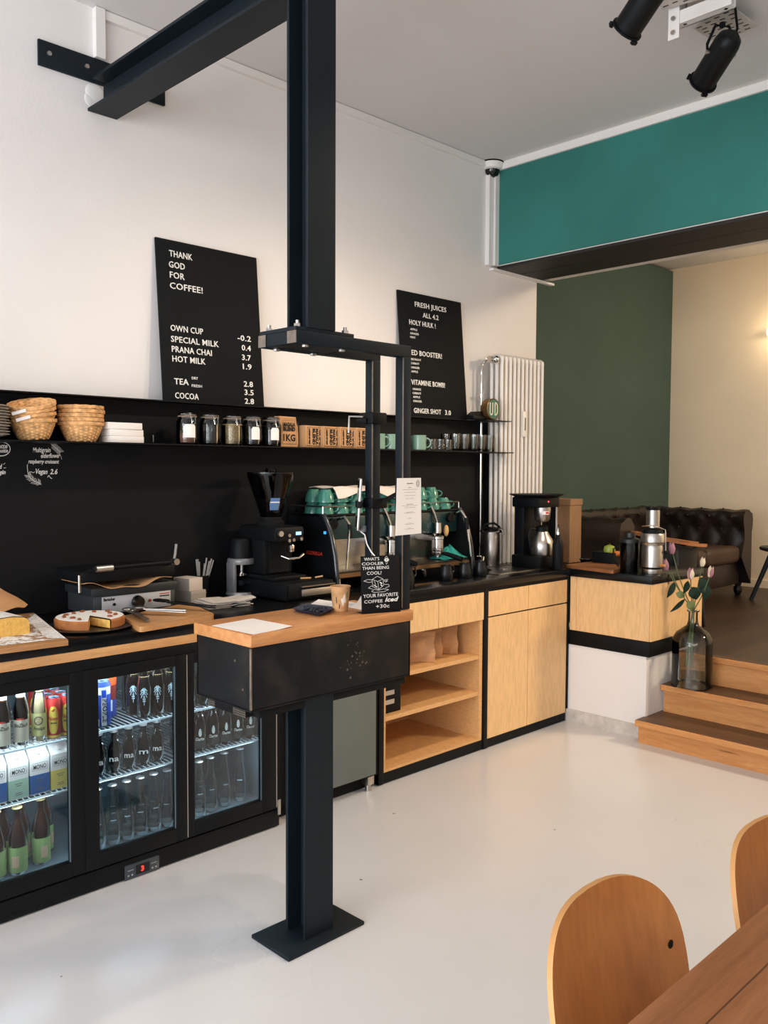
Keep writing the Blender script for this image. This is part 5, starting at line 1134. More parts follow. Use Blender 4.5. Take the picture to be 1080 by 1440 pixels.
# ================================================================== things on the small bar (top z 1.0135)
def sheet(name, label, corners, z, cat='paper', group=None, M_=PAPER, curl=.004):
    Q = [at(x, y, 2, z) for x, y in corners]; c = sum(Q, Vector())/4; c.z = z
    m = MB(c)
    def f_(u, v):
        a = Q[0].lerp(Q[1], u); b = Q[3].lerp(Q[2], u); q = a.lerp(b, v); q.z = z+.0008+curl*max(0, u-.6)*max(0, .0+v)*2; return q
    m.grid(f_, 8, 8); m.thick(.0006); return single(m, name, M_, label, cat, c, group)
sheet('paper_sheet', 'white paper sheet lying alone on the bar end', ((298, 880), (355, 870), (411, 882), (357, 892.5)), ZBAR)
tr_ = thing('counter_tray', 'dark blue tray of loose dark pieces beside the paper cup', 'tray', (0, 0, 0)); C_ = [at(x, y, 2, ZBAR+.001) for x, y in ((410, 860), (452, 868), (473, 858), (430, 853))]; c = sum(C_, Vector())/4; tr_.location = (c.x, c.y, ZBAR); o = tr_.location
NAVY = mat('navy_plastic', (34, 46, 72), .4)
m = MB(o); Cr = rounded(C_, .012, 4); inn = [c+(p-c)*.78 for p in Cr]
m.loft([[Vector((p.x, p.y, ZBAR)) for p in inn], [Vector((p.x, p.y, ZBAR+.012)) for p in Cr], [Vector((c.x+(p.x-c.x)*.97, c.y+(p.y-c.y)*.97, ZBAR+.012)) for p in Cr], [Vector((p.x, p.y, ZBAR+.004)) for p in inn]]); m.build('tray', NAVY, tr_)
rnd = random.Random(3)
m = MB(o)
for k in range(46):
    u, w = rnd.random(), rnd.random(); q = inn[0].lerp(inn[6], u).lerp(inn[18].lerp(inn[12], u), w); q = c+(q-c)*.9
    m.ell((q.x, q.y, ZBAR+.0085+.003*rnd.random()), (.006, .004, .0035), 8, 6, Matrix.Rotation(rnd.random()*3, 4, 'Z'))
m.build('loose_pieces', mat('navy_pieces', (30, 36, 50), .4), tr_, kind='stuff')
pc = at(478, 861, 2, ZBAR); kx, ky = pc.x-.02, pc.y+.02
pcu = thing('paper_cup', 'patterned tan paper cup standing on the bar', 'cup', (kx, ky, ZBAR)); o = pcu.location
CUPM = mat('tan_cup_print', (198, 152, 104), .7, noise=.3, nscale=22)
m = MB(o); m.lathe([(.0001, 0), (.0245, 0), (.0255, .002), (.0335, .084), (.032, .084), (.024, .004), (.0001, .004)], (kx, ky, ZBAR), 36); cp0 = m.build('cup', CUPM, pcu)
m = MB(o); m.tube([(kx+.0338*math.cos(2*PI*k/32), ky+.0338*math.sin(2*PI*k/32), ZBAR+.0845) for k in range(32)], .0016, 8, True); m.build('rolled_rim', mat('tan_rim', (206, 158, 108), .7), cp0)
def cupP(a, z): r = .0255+(z-.002)*.0976+.0005; return Vector((kx+r*math.cos(a), ky+r*math.sin(a), ZBAR+z))
for nm, col, pts in (('pale_diamond', (236, 222, 204), [(-.45, .018), (-.02, .036), (-.25, .062), (-.68, .044)]), ('orange_patch', (214, 134, 78), [(-.65, .012), (-.25, .012), (-.05, .030), (-.50, .020)]), ('green_patch', (120, 128, 92), [(.02, .048), (.2, .048), (.15, .07), (-.05, .066)]), ('dark_figure', (48, 40, 38), [(-.92, .012), (-.80, .012), (-.78, .024), (-.88, .030)]), ('dark_figure', (48, 40, 38), [(-1.25, .030), (-1.15, .030), (-1.14, .052), (-1.24, .050)])):
    m = MB(o); m.poly([cupP(a, z) for a, z in pts]); m.build(nm, mat('cup_'+nm, col, .7), cp0, False)
sheet('paper_sheet', 'white paper folded behind the tray and left of the cup', ((433, 852), (470, 858), (480, 848), (448, 843)), ZBAR, curl=.03)
sheet('paper_sheet', 'white paper behind the cup, leaning towards the chalk sign', ((470, 850), (508, 858), (510, 850), (490, 846)), ZBAR, curl=.05)
# chalk sign
b0_, b1_ = at(509.5, 863.5, 2, ZBAR), at(563, 859.5, 2, ZBAR)
d = (b1_-b0_); Wd = d.length; d.normalize(); n = Vector((d.y, -d.x, 0)); n = n if n.dot(Vector((2, -2, 0))) > 0 else -n
dep = (b0_-CAMP).dot(_f); Hs = 81/FPX*dep
cs = thing('chalk_sign', 'small black chalk sign about iced coffee standing on the bar', 'sign', b0_.lerp(b1_, .5)); 
ang = math.atan2(d.y, d.x); cs.rotation_euler = (-.06, 0, ang)
m = MB(); m.box(-Wd/2, Wd/2, 0, .006, 0, Hs, .001); m.build('panel', BLACK_WALL, cs)
m = MB(); m.box(-Wd/2, Wd/2, -.002, .05, -.001, .003); m.build('foot', BLACK, cs)
CT = Matrix(((1, 0, 0, 0), (0, 0, -1, 0), (0, 1, 0, 0), (0, 0, 0, 1)))
def sx(x): return -Wd/2+Wd*(x-265)/(745-265)
def sz(y): return Hs*(925-y)/(925-205)
def ctext(body, x0, x1, yb, yt, bold=.0001, sh=0):
    w = (x1-x0)/480*Wd; cap = (yb-yt)/720*Hs
    m = MB(); m.text(body, cap/.72, Matrix.Translation((sx(x0), -.0008, sz(yb))) @ CT, width=w, off=bold, shear=sh); m.build('lettering', CHALK, cs, False)
for a in (("WHAT'S", 300, 490, 262, 222), ('COOLER', 270, 545, 318, 282), ('THAN BEING', 275, 610, 375, 335), ('COOL?', 330, 515, 440, 398), ('YOUR FAVORITE', 280, 718, 725, 680), ('COFFEE', 290, 520, 795, 755), ('+30c', 435, 605, 865, 818)): ctext(*a)
ctext('Iced', 550, 725, 790, 735, .0006, .3)
m = MB()
def S3(x, y): return Vector((sx(x), -.0009, sz(y)))
def ln(pts, w=.0012):
    for a, b in zip(pts, pts[1:]):
        a, b = S3(*a), S3(*b); dd = b-a; nn = Vector((-dd.z, 0, dd.x)).normalized()*w/2; m.poly([a-nn, b-nn, b+nn, a+nn])
ln([(395, 500), (460, 463), (530, 500), (540, 580), (475, 630), (400, 590), (395, 500)]); ln([(395, 500), (465, 530), (530, 500)]); ln([(465, 530), (475, 630)])
ln([(290, 515), (340, 498), (392, 505)]); ln([(290, 515), (350, 535), (392, 530)]); ln([(535, 515), (595, 510)]); ln([(540, 530), (590, 528), (560, 545)])
ln([(345, 605), (385, 580), (400, 590)]); ln([(345, 605), (400, 622)]); ln([(545, 570), (600, 575), (610, 600), (560, 612)]); ln([(385, 650), (420, 625), (470, 640), (540, 625), (600, 640), (540, 662), (420, 665), (385, 650)])
ln([(420, 520), (440, 570)]); ln([(490, 540), (520, 560)], .004); ln([(500, 570), (520, 590)], .003); ln([(415, 570), (455, 600)], .003)
ln([(555, 262), (580, 245), (610, 262), (580, 280), (555, 262)], .005); ln([(560, 240), (580, 215), (600, 240)], .001); ln([(570, 290), (580, 320), (595, 290)], .001)
m.build('chalk_drawing', CHALK, cs, False)
# menu sheet on the tube
Mx = -2.0725
A, B_, C2, D_ = [at(x, y, 0, Mx) for x, y in ((558.5, 672.5), (592, 672), (592.5, 750), (556, 753.5))]
ms = thing('menu_sheet', 'white printed menu sheet taped to the front steel tube', 'menu', (Mx, (A.y+B_.y)/2, (A.z+D_.z)/2)); o = ms.location
m = MB(o); m.loft([[A, B_, C2, D_], [p+Vector((-.001, 0, 0)) for p in (A, B_, C2, D_)]]); m.build('sheet', PAPER, ms, False)
GREYI = mat('grey_ink', (120, 112, 108), .9)
def mp_(u, v): q = A.lerp(B_, u).lerp(D_.lerp(C2, u), v); q.x = Mx+.0006; return q
for v0, u0, u1, hgt, M_ in [(.09, .40, .66, .012, INK), (.165, .46, .58, .007, GREYI), (.20, .24, .84, .004, GREYI), (.25, .30, .76, .004, GREYI), (.305, .31, .76, .004, GREYI), (.36, .35, .70, .004, GREYI), (.46, .40, .66, .007, GREYI), (.485, .20, .84, .004, GREYI), (.52, .32, .76, .004, GREYI), (.60, .40, .66, .005, GREYI), (.615, .30, .76, .004, GREYI), (.71, .44, .60, .005, GREYI), (.80, .40, .62, .004, GREYI), (.815, .34, .72, .004, GREYI), (.885, .46, .60, .004, GREYI), (.90, .35, .70, .004, GREYI)]:
    m = MB(o); m.poly([mp_(u0, v0), mp_(u1, v0), mp_(u1, v0+hgt), mp_(u0, v0+hgt)]); m.build('printed_line', M_, ms, False)
m = MB(o)
for r in (.012, .007): stroke(m, [mp_(.86, .10)+Vector((0, r*.6*math.cos(2*PI*k/16), r*math.sin(2*PI*k/16))) for k in range(17)], .0016)
m.build('printed_emblem', GREYI, ms, False)
# tablet on an arm
tpos = at(504.5, 709, 1, 2.125)
tab = thing('tablet_holder', 'silver tablet seen edge-on in a black holder on the rear steel tube', 'tablet', (tpos.x, tpos.y, tpos.z)); o = tab.location
vd = (tpos-CAMP); vd.z = 0; vd.normalize(); rot = math.atan2(vd.y, vd.x)+.05
Mt = Matrix.Translation(tpos) @ Matrix.Rotation(rot, 4, 'Z') @ Matrix.Rotation(.06, 4, 'X')
zt0, zt1 = .092, -.092
m = MB(o); m.box(-.06, .06, -.0045, .0045, zt1, zt0, .003, mtx=Mt); tb_ = m.build('tablet', ALU, tab)
m = MB(o); m.box(-.056, .056, .0045, .0055, zt1+.006, zt0-.006, mtx=Mt); m.build('screen', mat('black_screen', (12, 12, 14), .1), tb_)
m = MB(o); m.box(-.064, .064, -.010, .010, -.012, .012, .003, mtx=Mt); m.tube([Vector((tpos.x, tpos.y, tpos.z)), Vector((-2.29, 2.16, tpos.z+.002)), Vector((-2.245, 2.185, tpos.z+.008))], .012, 10); m.box(-2.27, -2.22, 2.125, 2.20, tpos.z-.014, tpos.z+.024, .004); m.tube([(-2.235, 2.175, tpos.z+.005), (-2.17, 2.2, tpos.z+.04), (-2.12, 2.2, tpos.z+.075)], .008, 8); m.build('holder_arm', BLACK, tab)
q = [at(x, y, 1, 2.122) for x, y in ((509, 744), (513, 752), (516, 765), (522, 776), (528, 783))]
m = MB(o); m.tube([tpos+Vector((0, 0, zt1))]+q[1:]+[Vector((q[-1].x, 2.13, ZBAR+.01))], .0024, 8); m.build('cable', PAPER, tab, label='white charging cable')
m = MB(o); pp_ = at(510, 743, 1, 2.122); m.box(pp_.x-.012, pp_.x+.012, 2.115, 2.13, pp_.z-.012, pp_.z+.010, .003); m.build('plug', mat('grey_plug', (130, 132, 134), .5), tab)
# clamp on the rear tube
cz_ = at(523, 588, 1, 2.13).z
cl = thing('tube_clamp', 'black clamp with a pale lever on the rear steel tube', 'clamp', (-2.245, 2.13, cz_)); o = cl.location
m = MB(o); m.box(-2.28, -2.21, 2.115, 2.185, cz_-.020, cz_+.020, .004); m.box(-2.285, -2.235, 2.105, 2.118, cz_-.018, cz_-.002, .003); m.build('body', BLACK, cl)
m = MB(o); m.tube([(-2.25, 2.108, cz_+.004), (-2.315, 2.10, cz_+.008), (-2.318, 2.10, cz_-.05)], .0035, 8); m.build('lever', ALU, cl)
# kraft bags and small black box on the open shelves
m = MB()
m.loft([[Vector((x*.035*s, y*.064, z)) for x, y in ((1, -1), (1, 1), (-1, 1), (-1, -1))] for z, s in ((0, 1), (.03, 1.1), (.09, .8), (.13, .22), (.152, .10))])
bmesh.ops.subdivide_edges(m.bm, edges=m.bm.edges[:], cuts=2, use_grid_fill=True)
for v_ in m.bm.verts: v_.co.x += .004*math.sin(v_.co.y*60+v_.co.z*40); v_.co.y += .006*math.sin(v_.co.z*50)*(v_.co.z > .05)
k1 = single(m, 'kraft_bag', KRAFT, 'brown kraft coffee bag, left of three on the open shelf', 'paper bag', (-3.02, 3.245, .5135), 'kraft bags on the open shelf', smooth=False, rot=(0, 0, -.75))
dup(k1, (-3.075, 3.36, .5135), -.65, 'brown kraft coffee bag, middle of three on the open shelf'); dup(k1, (-3.07, 3.488, .5135), -.8, 'brown kraft coffee bag, right of three on the open shelf', scale=(1.0, .95, 1.12))
kbx = thing('black_carton', 'small black carton with two pale labels on the middle open shelf', 'box', (-3.0, 2.95, .3175)); o = kbx.location
m = MB(o); m.box(-3.06, -2.95, 2.88, 3.02, .3175, .45, .002); m.build('box', BLACK, kbx)
for z in (.36, .405): MB(o).box(-2.95, -2.9492, 2.915, 2.975, z, z+.022).build('label', mat('pale_label', (180, 172, 160), .7), kbx)
# ================================================================== bottles, cans and cartons in the fridge
Z1, Z2, Z3 = .5545, .3745, .1085       # tops of the upper shelf, the lower shelf and the fridge floor
def bottle_m(r, h, neck_r=.013, sh=.55, base=.004):
    return [(.0001, 0), (r-.003, 0), (r, base), (r, h*sh), (r*.92, h*(sh+.07)), (neck_r+.004, h*(sh+.24)), (neck_r, h*(sh+.30)), (neck_r, h*.975), (neck_r+.001, h*.98)]
def inner(prof, d=.0016): return [(max(.0001, r-d), z+(.002 if i < 3 else 0)) for i, (r, z) in enumerate(prof)]
def make_bottle(label, loc, prof, body_m, h, cap_m, rz=0, group=None, liquid=None, liq_h=0, labels=(), texts=(), crown=True, cat='bottle', name='bottle'):
    t = thing(name, label, cat, loc, rz, group)
    MB().lathe(prof, seg=24, cap=False).build('glass', body_m, t)
    nr = prof[-1][0]
    m = MB(); m.lathe([(.0001, h*.975), (nr+.003, h*.975), (nr+.0035, h*.985), (nr+.001, h), (.0001, h)] if crown else [(.0001, h*.94), (nr+.002, h*.94), (nr+.002, h), (.0001, h)], seg=18); m.build('cap', cap_m, t)
    if liquid:
        pr = [(max(.0001, r-.0018), z+.002) for r, z in prof if z < liq_h]; rr = prof[0][0]
        # radius at the fill height
        for (r0, z0), (r1, z1) in zip(prof, prof[1:]):
            if z0 <= liq_h <= z1 and z1 > z0: rr = r0+(r1-r0)*(liq_h-z0)/(z1-z0)
        pr += [(rr-.0018, liq_h), (.0001, liq_h)]
        MB().lathe(pr, seg=22).build('drink', liquid, t)
    for nm, M_, r, z0, z1, a0, a1 in labels:
        m = MB(); bend_label(m, (0, 0), r, z0, z1, a0, a1, 14); m.build(nm, M_, t)
    for body, M_, size, r, z, w, ac, sh in texts:
        m = MB(); T_ = Matrix.Rotation(ac, 4, 'Z') @ Matrix.Translation((0, 0, z)); m.text(body, size, T_, 'CENTER', w, .0004, sh, r); m.build('lettering', M_, t, False)
    return t
AF = -.5                                                        # labels look towards the room
BROWN = glass('brown_glass', (.30, .16, .08), (.10, .05, .02), .03); CLEAR = glass('clear_bottle', (.95, .97, .98), (.62, .72, .75), .03, 1.3)
DARKG = glass('dark_bottle', (.05, .055, .06), (.02, .02, .025), .05, .6); CREAML = mat('cream_label', (222, 214, 194), .7); YLAB = mat('pale_yellow_label', (222, 220, 150), .7)
GLAB = mat('green_label', (150, 178, 112), .7); CAPW = mat('pale_cap', (206, 204, 196), .5); CAPS = mat('silver_cap', (176, 178, 180), .3, .8); CAPG = mat('gold_cap', (206, 184, 130), .4, .4)
DARKT = mat('dark_print', (40, 40, 44), .8); WPR = mat('white_print', (226, 230, 230), .7); REDP = mat('red_label', (196, 60, 50), .6)
COLAQ = glass('cola_drink', (.12, .05, .03), (.05, .02, .01), .05); AMB = glass('amber_drink', (.55, .26, .10), (.3, .12, .04), .05); LEMO = mat('cloudy_lemonade', (206, 184, 138), .4); WATER = glass('still_water', (.92, .96, .97), (.7, .78, .8), .02, 1.0, 1.2); JUICE = mat('brown_juice', (122, 84, 60), .5)
xf = -2.962
# --- left door, upper shelf
pb_ = bottle_m(.0275, .205)
def biob(y, lab, x=xf):
    return make_bottle(lab, (x, y, Z1), pb_, BROWN, .205, CAPW, 0, None, AMB, .125, [('paper_label', CREAML, .0282, .012, .088, AF-1.15, AF+1.15), ('red_strip', REDP, .0285, .088, .094, AF-.4, AF+.5), ('neck_label', CREAML, .0165, .158, .178, AF-1.2, AF+1.2)], [('BioZisch', DARKT, .018, .0287, .064, .046, AF+.1, .2)])
biob(1.118, 'brown bottle with cream label, cut by the left edge of the photo')
biob(1.180, 'brown bottle with cream label beside the lemonade bottle')
make_bottle('clear bottle of cloudy lemonade with a pale yellow label', (xf, 1.243, Z1), bottle_m(.027, .215, .0135, .5), CLEAR, .215, CAPW, 0, None, LEMO, .165, [('paper_label', YLAB, .0277, .020, .098, AF-1.2, AF+1.2), ('neck_label', YLAB, .0150, .172, .20, AF-1.4, AF+1.4), ], [('Proviant', DARKT, .018, .0282, .040, .040, AF+.1, .25)])
_lem = [x for x in bpy.data.objects if x.get('label') == 'clear bottle of cloudy lemonade with a pale yellow label'][0]
for _r0, _r1, _M, _n in ((0, .0125, mat('emblem_beige', (196, 178, 140), .7), 'emblem'), (.0125, .015, DARKT, 'emblem_ring')):
    m = MB()
    for k in range(24):
        q = []
        for rr, kk in ((_r0, k), (_r1, k), (_r1, k+1), (_r0, k+1)):
            a = AF+rr*math.cos(2*PI*kk/24)/.028; q.append(Vector((.0281*math.cos(a), .0281*math.sin(a), .073+rr*math.sin(2*PI*kk/24))))
        m.poly(q if _r0 else q[1:3]+[q[0]])
    m.build(_n, _M, _lem, False)
def can(label, loc, r, h, body_m, rz=0, group=None, decor=()):
    t = thing('drink_can', label, 'can', loc, rz, group)
    MB().lathe([(.0001, .003), (r*.75, .0), (r, .007), (r, h-.012), (r-.006, h-.003), (r-.006, h)], seg=28, cap=False).build('can_body', body_m, t)
    l_ = MB().lathe([(r-.006, h-.002), (r-.0055, h+.001), (r-.008, h+.001), (r-.009, h-.003), (.0001, h-.003)], seg=28, cap=False).build('lid', mat('can_lid', (168, 190, 214), .3, .6), t)
    MB().box(.0-.004, .012, -.006, .006, h-.002, h-.0005).build('pull_tab', mat('tab_dark', (40, 44, 50), .4, .5), l_)
    for d_ in decor: d_(t)
    return t
RED = mat('can_red', (190, 40, 38), .35); YEL = mat('can_yellow', (236, 208, 84), .4)
def oval(t, r=.0238):
    m = MB(); n = 12
    for i in range(n):
        a, b = -1+2*i/n, -1+2*(i+1)/n
        ha, hb = (.048*math.sqrt(max(0, 1-abs(q)**3)) for q in (a, b)); A0 = AF+a*.72; B0 = AF+b*.72
        m.poly([Vector((r*math.cos(A0), r*math.sin(A0), .066-ha)), Vector((r*math.cos(B0), r*math.sin(B0), .066-hb)), Vector((r*math.cos(B0), r*math.sin(B0), .066+hb)), Vector((r*math.cos(A0), r*math.sin(A0), .066+ha))])
    m.build('yellow_oval', YEL, t)
    m = MB(); m.text('Paloma', .017, Matrix.Rotation(AF, 4, 'Z') @ Matrix.Translation((0, 0, .066)), 'CENTER', .033, .0005, 0, r+.0004); m.build('lettering', REDP, t, False)
    m = MB(); m.text('LEMONADE', .007, Matrix.Rotation(AF, 4, 'Z') @ Matrix.Translation((0, 0, .053)), 'CENTER', .022, .0004, 0, r+.0004); m.build('small_print', DARKT, t, False)
    m = MB(); bend_label(m, (0, 0), r-.0002, .004, .012, AF-1.4, AF+1.4, 14); m.build('pale_band', YEL, t)
    m = MB(); bend_label(m, (0, 0), r+.0003, .096, .101, AF-.22, AF+.12, 4); bend_label(m, (0, 0), r+.0003, .100, .105, AF-.05, AF+.2, 4); m.build('red_emblem', REDP, t)
cn = can('red can with yellow oval beside the lemonade bottle', (-2.955, 1.292, Z1), .0233, .142, RED, decor=[oval]); 
dup(cn, (-2.955, 1.340, Z1), 0, 'red can with yellow oval next to the middle fridge frame')
cr = dup(cn, (-3.01, 1.292, Z1), 0, 'red can standing in the row behind the two front cans', 'red cans at the back of the upper shelf')
for x, y in ((-3.01, 1.34), (-3.065, 1.292), (-3.065, 1.34), (-3.12, 1.295), (-3.12, 1.34)): dup(cr, (x, y, Z1), 0)
# --- left door, lower shelf: cartons
CW = mat('carton_white', (232, 230, 228), .6)
def carton(label, y, col, x=-2.935, full=True):
    t = thing('drink_carton', label, 'carton', (x-.033, y, Z2))
    m = MB(); m.box(-.033, .033, -.0335, .0335, 0, .125, .001); m.loft([[Vector((-.033, -.0335, .125)), Vector((.033, -.0335, .125)), Vector((.033, .0335, .125)), Vector((-.033, .0335, .125))], [Vector((-.002, -.033, .156)), Vector((.002, -.033, .156)), Vector((.002, .033, .156)), Vector((-.002, .033, .156))], [Vector((-.002, -.033, .172)), Vector((.002, -.033, .172)), Vector((.002, .033, .172)), Vector((-.002, .033, .172))]]); m.build('carton', CW, t, False)
    if col: m = MB(); m.box(-.0334, .0336, -.0339, .0339, .003, .068); m.build('colour_band', mat(*col), t, False)
    if full:
        m = MB(); m.text('MONO', .021, Matrix.Translation((.0338, 0, .088)) @ TXT, 'CENTER', .044, .0003); m.build('lettering', DARKT, t, False)
        m = MB()
        for a in ((-.027, .027, .083, .0838), (-.027, .027, .1075, .1083), (-.027, -.0262, .083, .1083), (.0262, .027, .083, .1083)): m.poly([(.0337, a[0], a[2]), (.0337, a[1], a[2]), (.0337, a[1], a[3]), (.0337, a[0], a[3])])
        m.build('printed_frame', DARKT, t, False)
        for zz, w in ((.052, .026), (.045, .018), (.020, .022), (.014, .026)): m = MB(); m.poly([(.0339, -w/2, zz), (.0339, w/2, zz), (.0339, w/2, zz+.0022), (.0339, -w/2, zz+.0022)]); m.build('printed_line', GREYI, t, False)
        m = MB(); m.lathe([(.0001, 0), (.011, 0), (.011, .007), (.0001, .008)], (.018, 0, .141), 18, axis=(.68, 0, .73)); m.build('screw_cap', CW, t)
    return t
BL, MI, YE = ('carton_blue', (22, 96, 166), .5), ('carton_mint', (168, 206, 184), .5), ('carton_yellow', (236, 216, 112), .5)
carton('milk carton with a blue lower half, cut by the left edge of the photo', 1.085, BL); carton('milk carton with a mint green lower half', 1.158, MI); carton('milk carton with a blue lower half between the mint and yellow ones', 1.231, BL); carton('milk carton with a yellow lower half beside the fridge frame', 1.304, YE)
for y, w in ((1.17, 'left'), (1.243, 'right')): carton('plain carton top showing behind the front cartons, %s one' % w, y, None, -3.02, False)
# --- left door, floor: juice bottles
pj_ = bottle_m(.031, .232, .013, .52)
jb = make_bottle('brown juice bottle with green label standing in front of the fridge floor', (-2.965, 1.163, Z3), pj_, BROWN, .232, CAPG, 0, None, JUICE, .19, [('green_label', GLAB, .0317, .012, .098, AF-1.6, AF+1.6), ('pale_patch', mat('pink_patch', (214, 180, 150), .7), .032, .03, .07, AF-.5, AF+.25)])
dup(jb, (-2.985, 1.252, Z3), .6, 'brown juice bottle with green label, right one of the front row')
dup(jb, (-2.975, 1.095, Z3), .2, 'brown juice bottle with green label at the left edge of the photo')
dup(jb, (-3.05, 1.145, Z3), .9, 'brown juice bottle standing in the back rows', 'brown juice bottles in the back rows')
for x, y in ((-3.055, 1.21), (-3.07, 1.30), (-3.13, 1.17)): dup(jb, (x, y, Z3), 1.1*y, 'brown juice bottle standing in the back rows', 'brown juice bottles in the back rows')
# --- middle door, upper shelf
BLU = mat('can_blue', (44, 66, 150), .35); MAR = mat('can_maroon', (120, 44, 40), .35); ORG = mat('can_orange', (224, 92, 44), .4)
def people(t):
    r = .0334
    m = MB(); bend_label(m, (0, 0), r, .118, .146, AF-1.3, AF+1.3, 14); m.build('white_top_band', WPR, t)
    m = MB(); bend_label(m, (0, 0), r, .03, .118, AF-1.3, AF-.35, 10); m.build('maroon_patch', MAR, t)
    m = MB(); bend_label(m, (0, 0), r+.0002, .004, .146, AF+.05, AF+.62, 8); m.build('white_stripe', WPR, t)
    m = MB(); bend_label(m, (0, 0), r+.0004, .108, .136, AF+.08, AF+.58, 6); m.build('blue_disc', mat('bright_blue', (40, 84, 214), .4), t)
    m = MB(); m.text('PEOPLE', .024, Matrix.Rotation(AF+.18, 4, 'Z') @ Matrix(((1, 0, 0, 0), (0, 1, 0, 0), (0, 0, 1, 0), (0, 0, 0, 1))), 'LEFT', None, .0006)
    for v_ in m.bm.verts:            # stand the word upright round the can
        pass
    m.bm.free()
    m = MB(); m.text('PEOPLE', .024, Matrix.Identity(4), 'LEFT', .085, .0006)
    for v_ in m.bm.verts:
        x, y = v_.co.x, v_.co.y; a = AF+.18+y/(r+.0006); v_.co = Vector(((r+.0006)*math.cos(a), (r+.0006)*math.sin(a), .103-x))
    m.build('lettering', mat('navy_letters', (26, 36, 84), .6), t, False)
    m = MB(); bend_label(m, (0, 0), r+.0001, .004, .03, AF-1.3, AF-.2, 8); m.build('pale_star_patch', WPR, t)
can('tall blue, white and maroon can lettered PEOPLE in the middle fridge door', (-2.975, 1.478, Z1), .033, .165, BLU, decor=[people])
def orange_top(t):
    r = .0334
    m = MB(); bend_label(m, (0, 0), r, .125, .158, AF-1.4, AF+1.6, 14); m.build('orange_band', ORG, t)
    m = MB(); bend_label(m, (0, 0), r, .028, .07, AF-.9, AF+.6, 10); m.build('pale_patch', WPR, t)
    m = MB(); bend_label(m, (0, 0), r, .07, .125, AF-1.4, AF+1.5, 14); m.build('maroon_patch', MAR, t)
can('tall can with an orange top behind the PEOPLE can', (-3.06, 1.545, Z1), .033, .165, BLU, decor=[orange_top])
pk = bottle_m(.0275, .225, .0135, .5)
PALM = mat('pale_blue_print', (170, 196, 208), .6)
def palm_logo(t, r=.0284):
    m = MB(); 
    def P(a, z): return Vector((r*math.cos(AF+a), r*math.sin(AF+a), z))
    def ln3(pts, w):
        for (a0, z0), (a1, z1) in zip(pts, pts[1:]):
            da, dz = (a1-a0)*r, z1-z0; L_ = math.hypot(da, dz) or 1; na, nz = -dz/L_*w/2/r, da/L_*w/2
            m.poly([P(a0-na, z0-nz), P(a1-na, z1-nz), P(a1+na, z1+nz), P(a0+na, z0+nz)])
    for s in (-1, 1):
        for da, dz in ((.30, -.010), (.38, -.001), (.34, .009), (.14, .014)): ln3([(0, .098), (s*da*.7, .099+dz+.003), (s*da*1.25, .097+dz*1.2-.006)], .0030)
    ln3([(0, .098), (.01, .05)], .0024); ln3([(-.2, .074), (.2, .074)], .005); ln3([(-.18, .066), (.2, .066)], .005); ln3([(-.14, .082), (.14, .082)], .004)
    m.build('palm_print', PALM, t, False)
kb_ = make_bottle('dark cola bottle with a pale palm print, front row of the middle door', (-2.965, 1.645, Z1), pk, DARKG, .225, CAPS, 0, None, COLAQ, .16, [('neck_label', WPR, .0205, .138, .152, -3.1, 3.1), ('gold_band', CAPG, .0200, .153, .157, -3.1, 3.1)])
kb_['group'] = 'dark palm-print bottles in the middle door'; kb_['label'] = 'dark bottle with a pale palm print on the upper shelf of the middle door'; palm_logo(kb_)
for x, y in ((-2.965, 1.703), (-2.965, 1.760), (-3.03, 1.635), (-3.03, 1.695), (-3.03, 1.755), (-3.09, 1.65), (-3.09, 1.71)): dup(kb_, (x, y, Z1), .05*math.sin(y*40))
# --- middle door, lower shelf: bottles lettered "ma"
pm = bottle_m(.0265, .158, .012, .52)
def maten(txt, y, label):
    return make_bottle(label, (-2.965, y, Z2), pm, glass('smoke_bottle', (.36, .42, .45), (.12, .15, .16), .03, .8), .158, CAPS, 0, None, glass('smoke_drink', (.35, .38, .38), (.2, .22, .22), .05, .5), .105, (), [(txt, WPR, .030, .0270, .045, .036, AF+.05, 0)], False)
for txt, y, w in (('na', 1.460, 'lettered na, at the left frame of the middle door'), ('na', 1.520, 'lettered na, second from the left frame'), ('ma', 1.580, 'lettered ma, in the centre of the middle door'), ('m', 1.640, 'lettered m, second from the right frame'), ('ma', 1.698, 'lettered ma, rightmost in the middle door')):
    maten(txt, y, 'clear bottle of dark drink '+w)
# --- floors: water bottles
pw = [(.0001, .0), (.026, 0), (.0285, .004), (.0285, .02), (.027, .07), (.021, .125), (.0145, .165), (.0125, .19), (.0125, .214), (.0135, .215)]
wb_ = make_bottle('clear water bottle on the fridge floor behind the middle door', (-2.965, 1.455, Z3), pw, CLEAR, .22, CAPS, 0, 'clear water bottles on the fridge floor', WATER, .150)
MB().lathe([(.0001, .003), (.0255, .003), (.027, .006), (.027, .018), (.0001, .014)], seg=20).build('thick_base_glint', mat('glass_base_glint', (206, 222, 228), .15), wb_)  # opaque pale disc; the light gathered in the thick base is painted in
m = MB(); bend_label(m, (0, 0), .0262, .09, .094, AF-.3, AF+.5, 6); m.build('print_line', PALM, wb_)
for x, y in ((-2.965, 1.512), (-2.965, 1.569), (-2.965, 1.626), (-2.965, 1.683), (-2.965, 1.740), (-3.03, 1.485), (-3.03, 1.542), (-3.03, 1.60), (-3.03, 1.657), (-3.03, 1.714), (-3.09, 1.58), (-3.09, 1.65), (-3.09, 1.72)): dup(wb_, (x, y, Z3), .3*math.sin(y*50))
w3 = dup(wb_, (-2.965, 1.885, Z3), 0, 'clear water bottle on the fridge floor behind the right door', 'clear water bottles behind the right door')
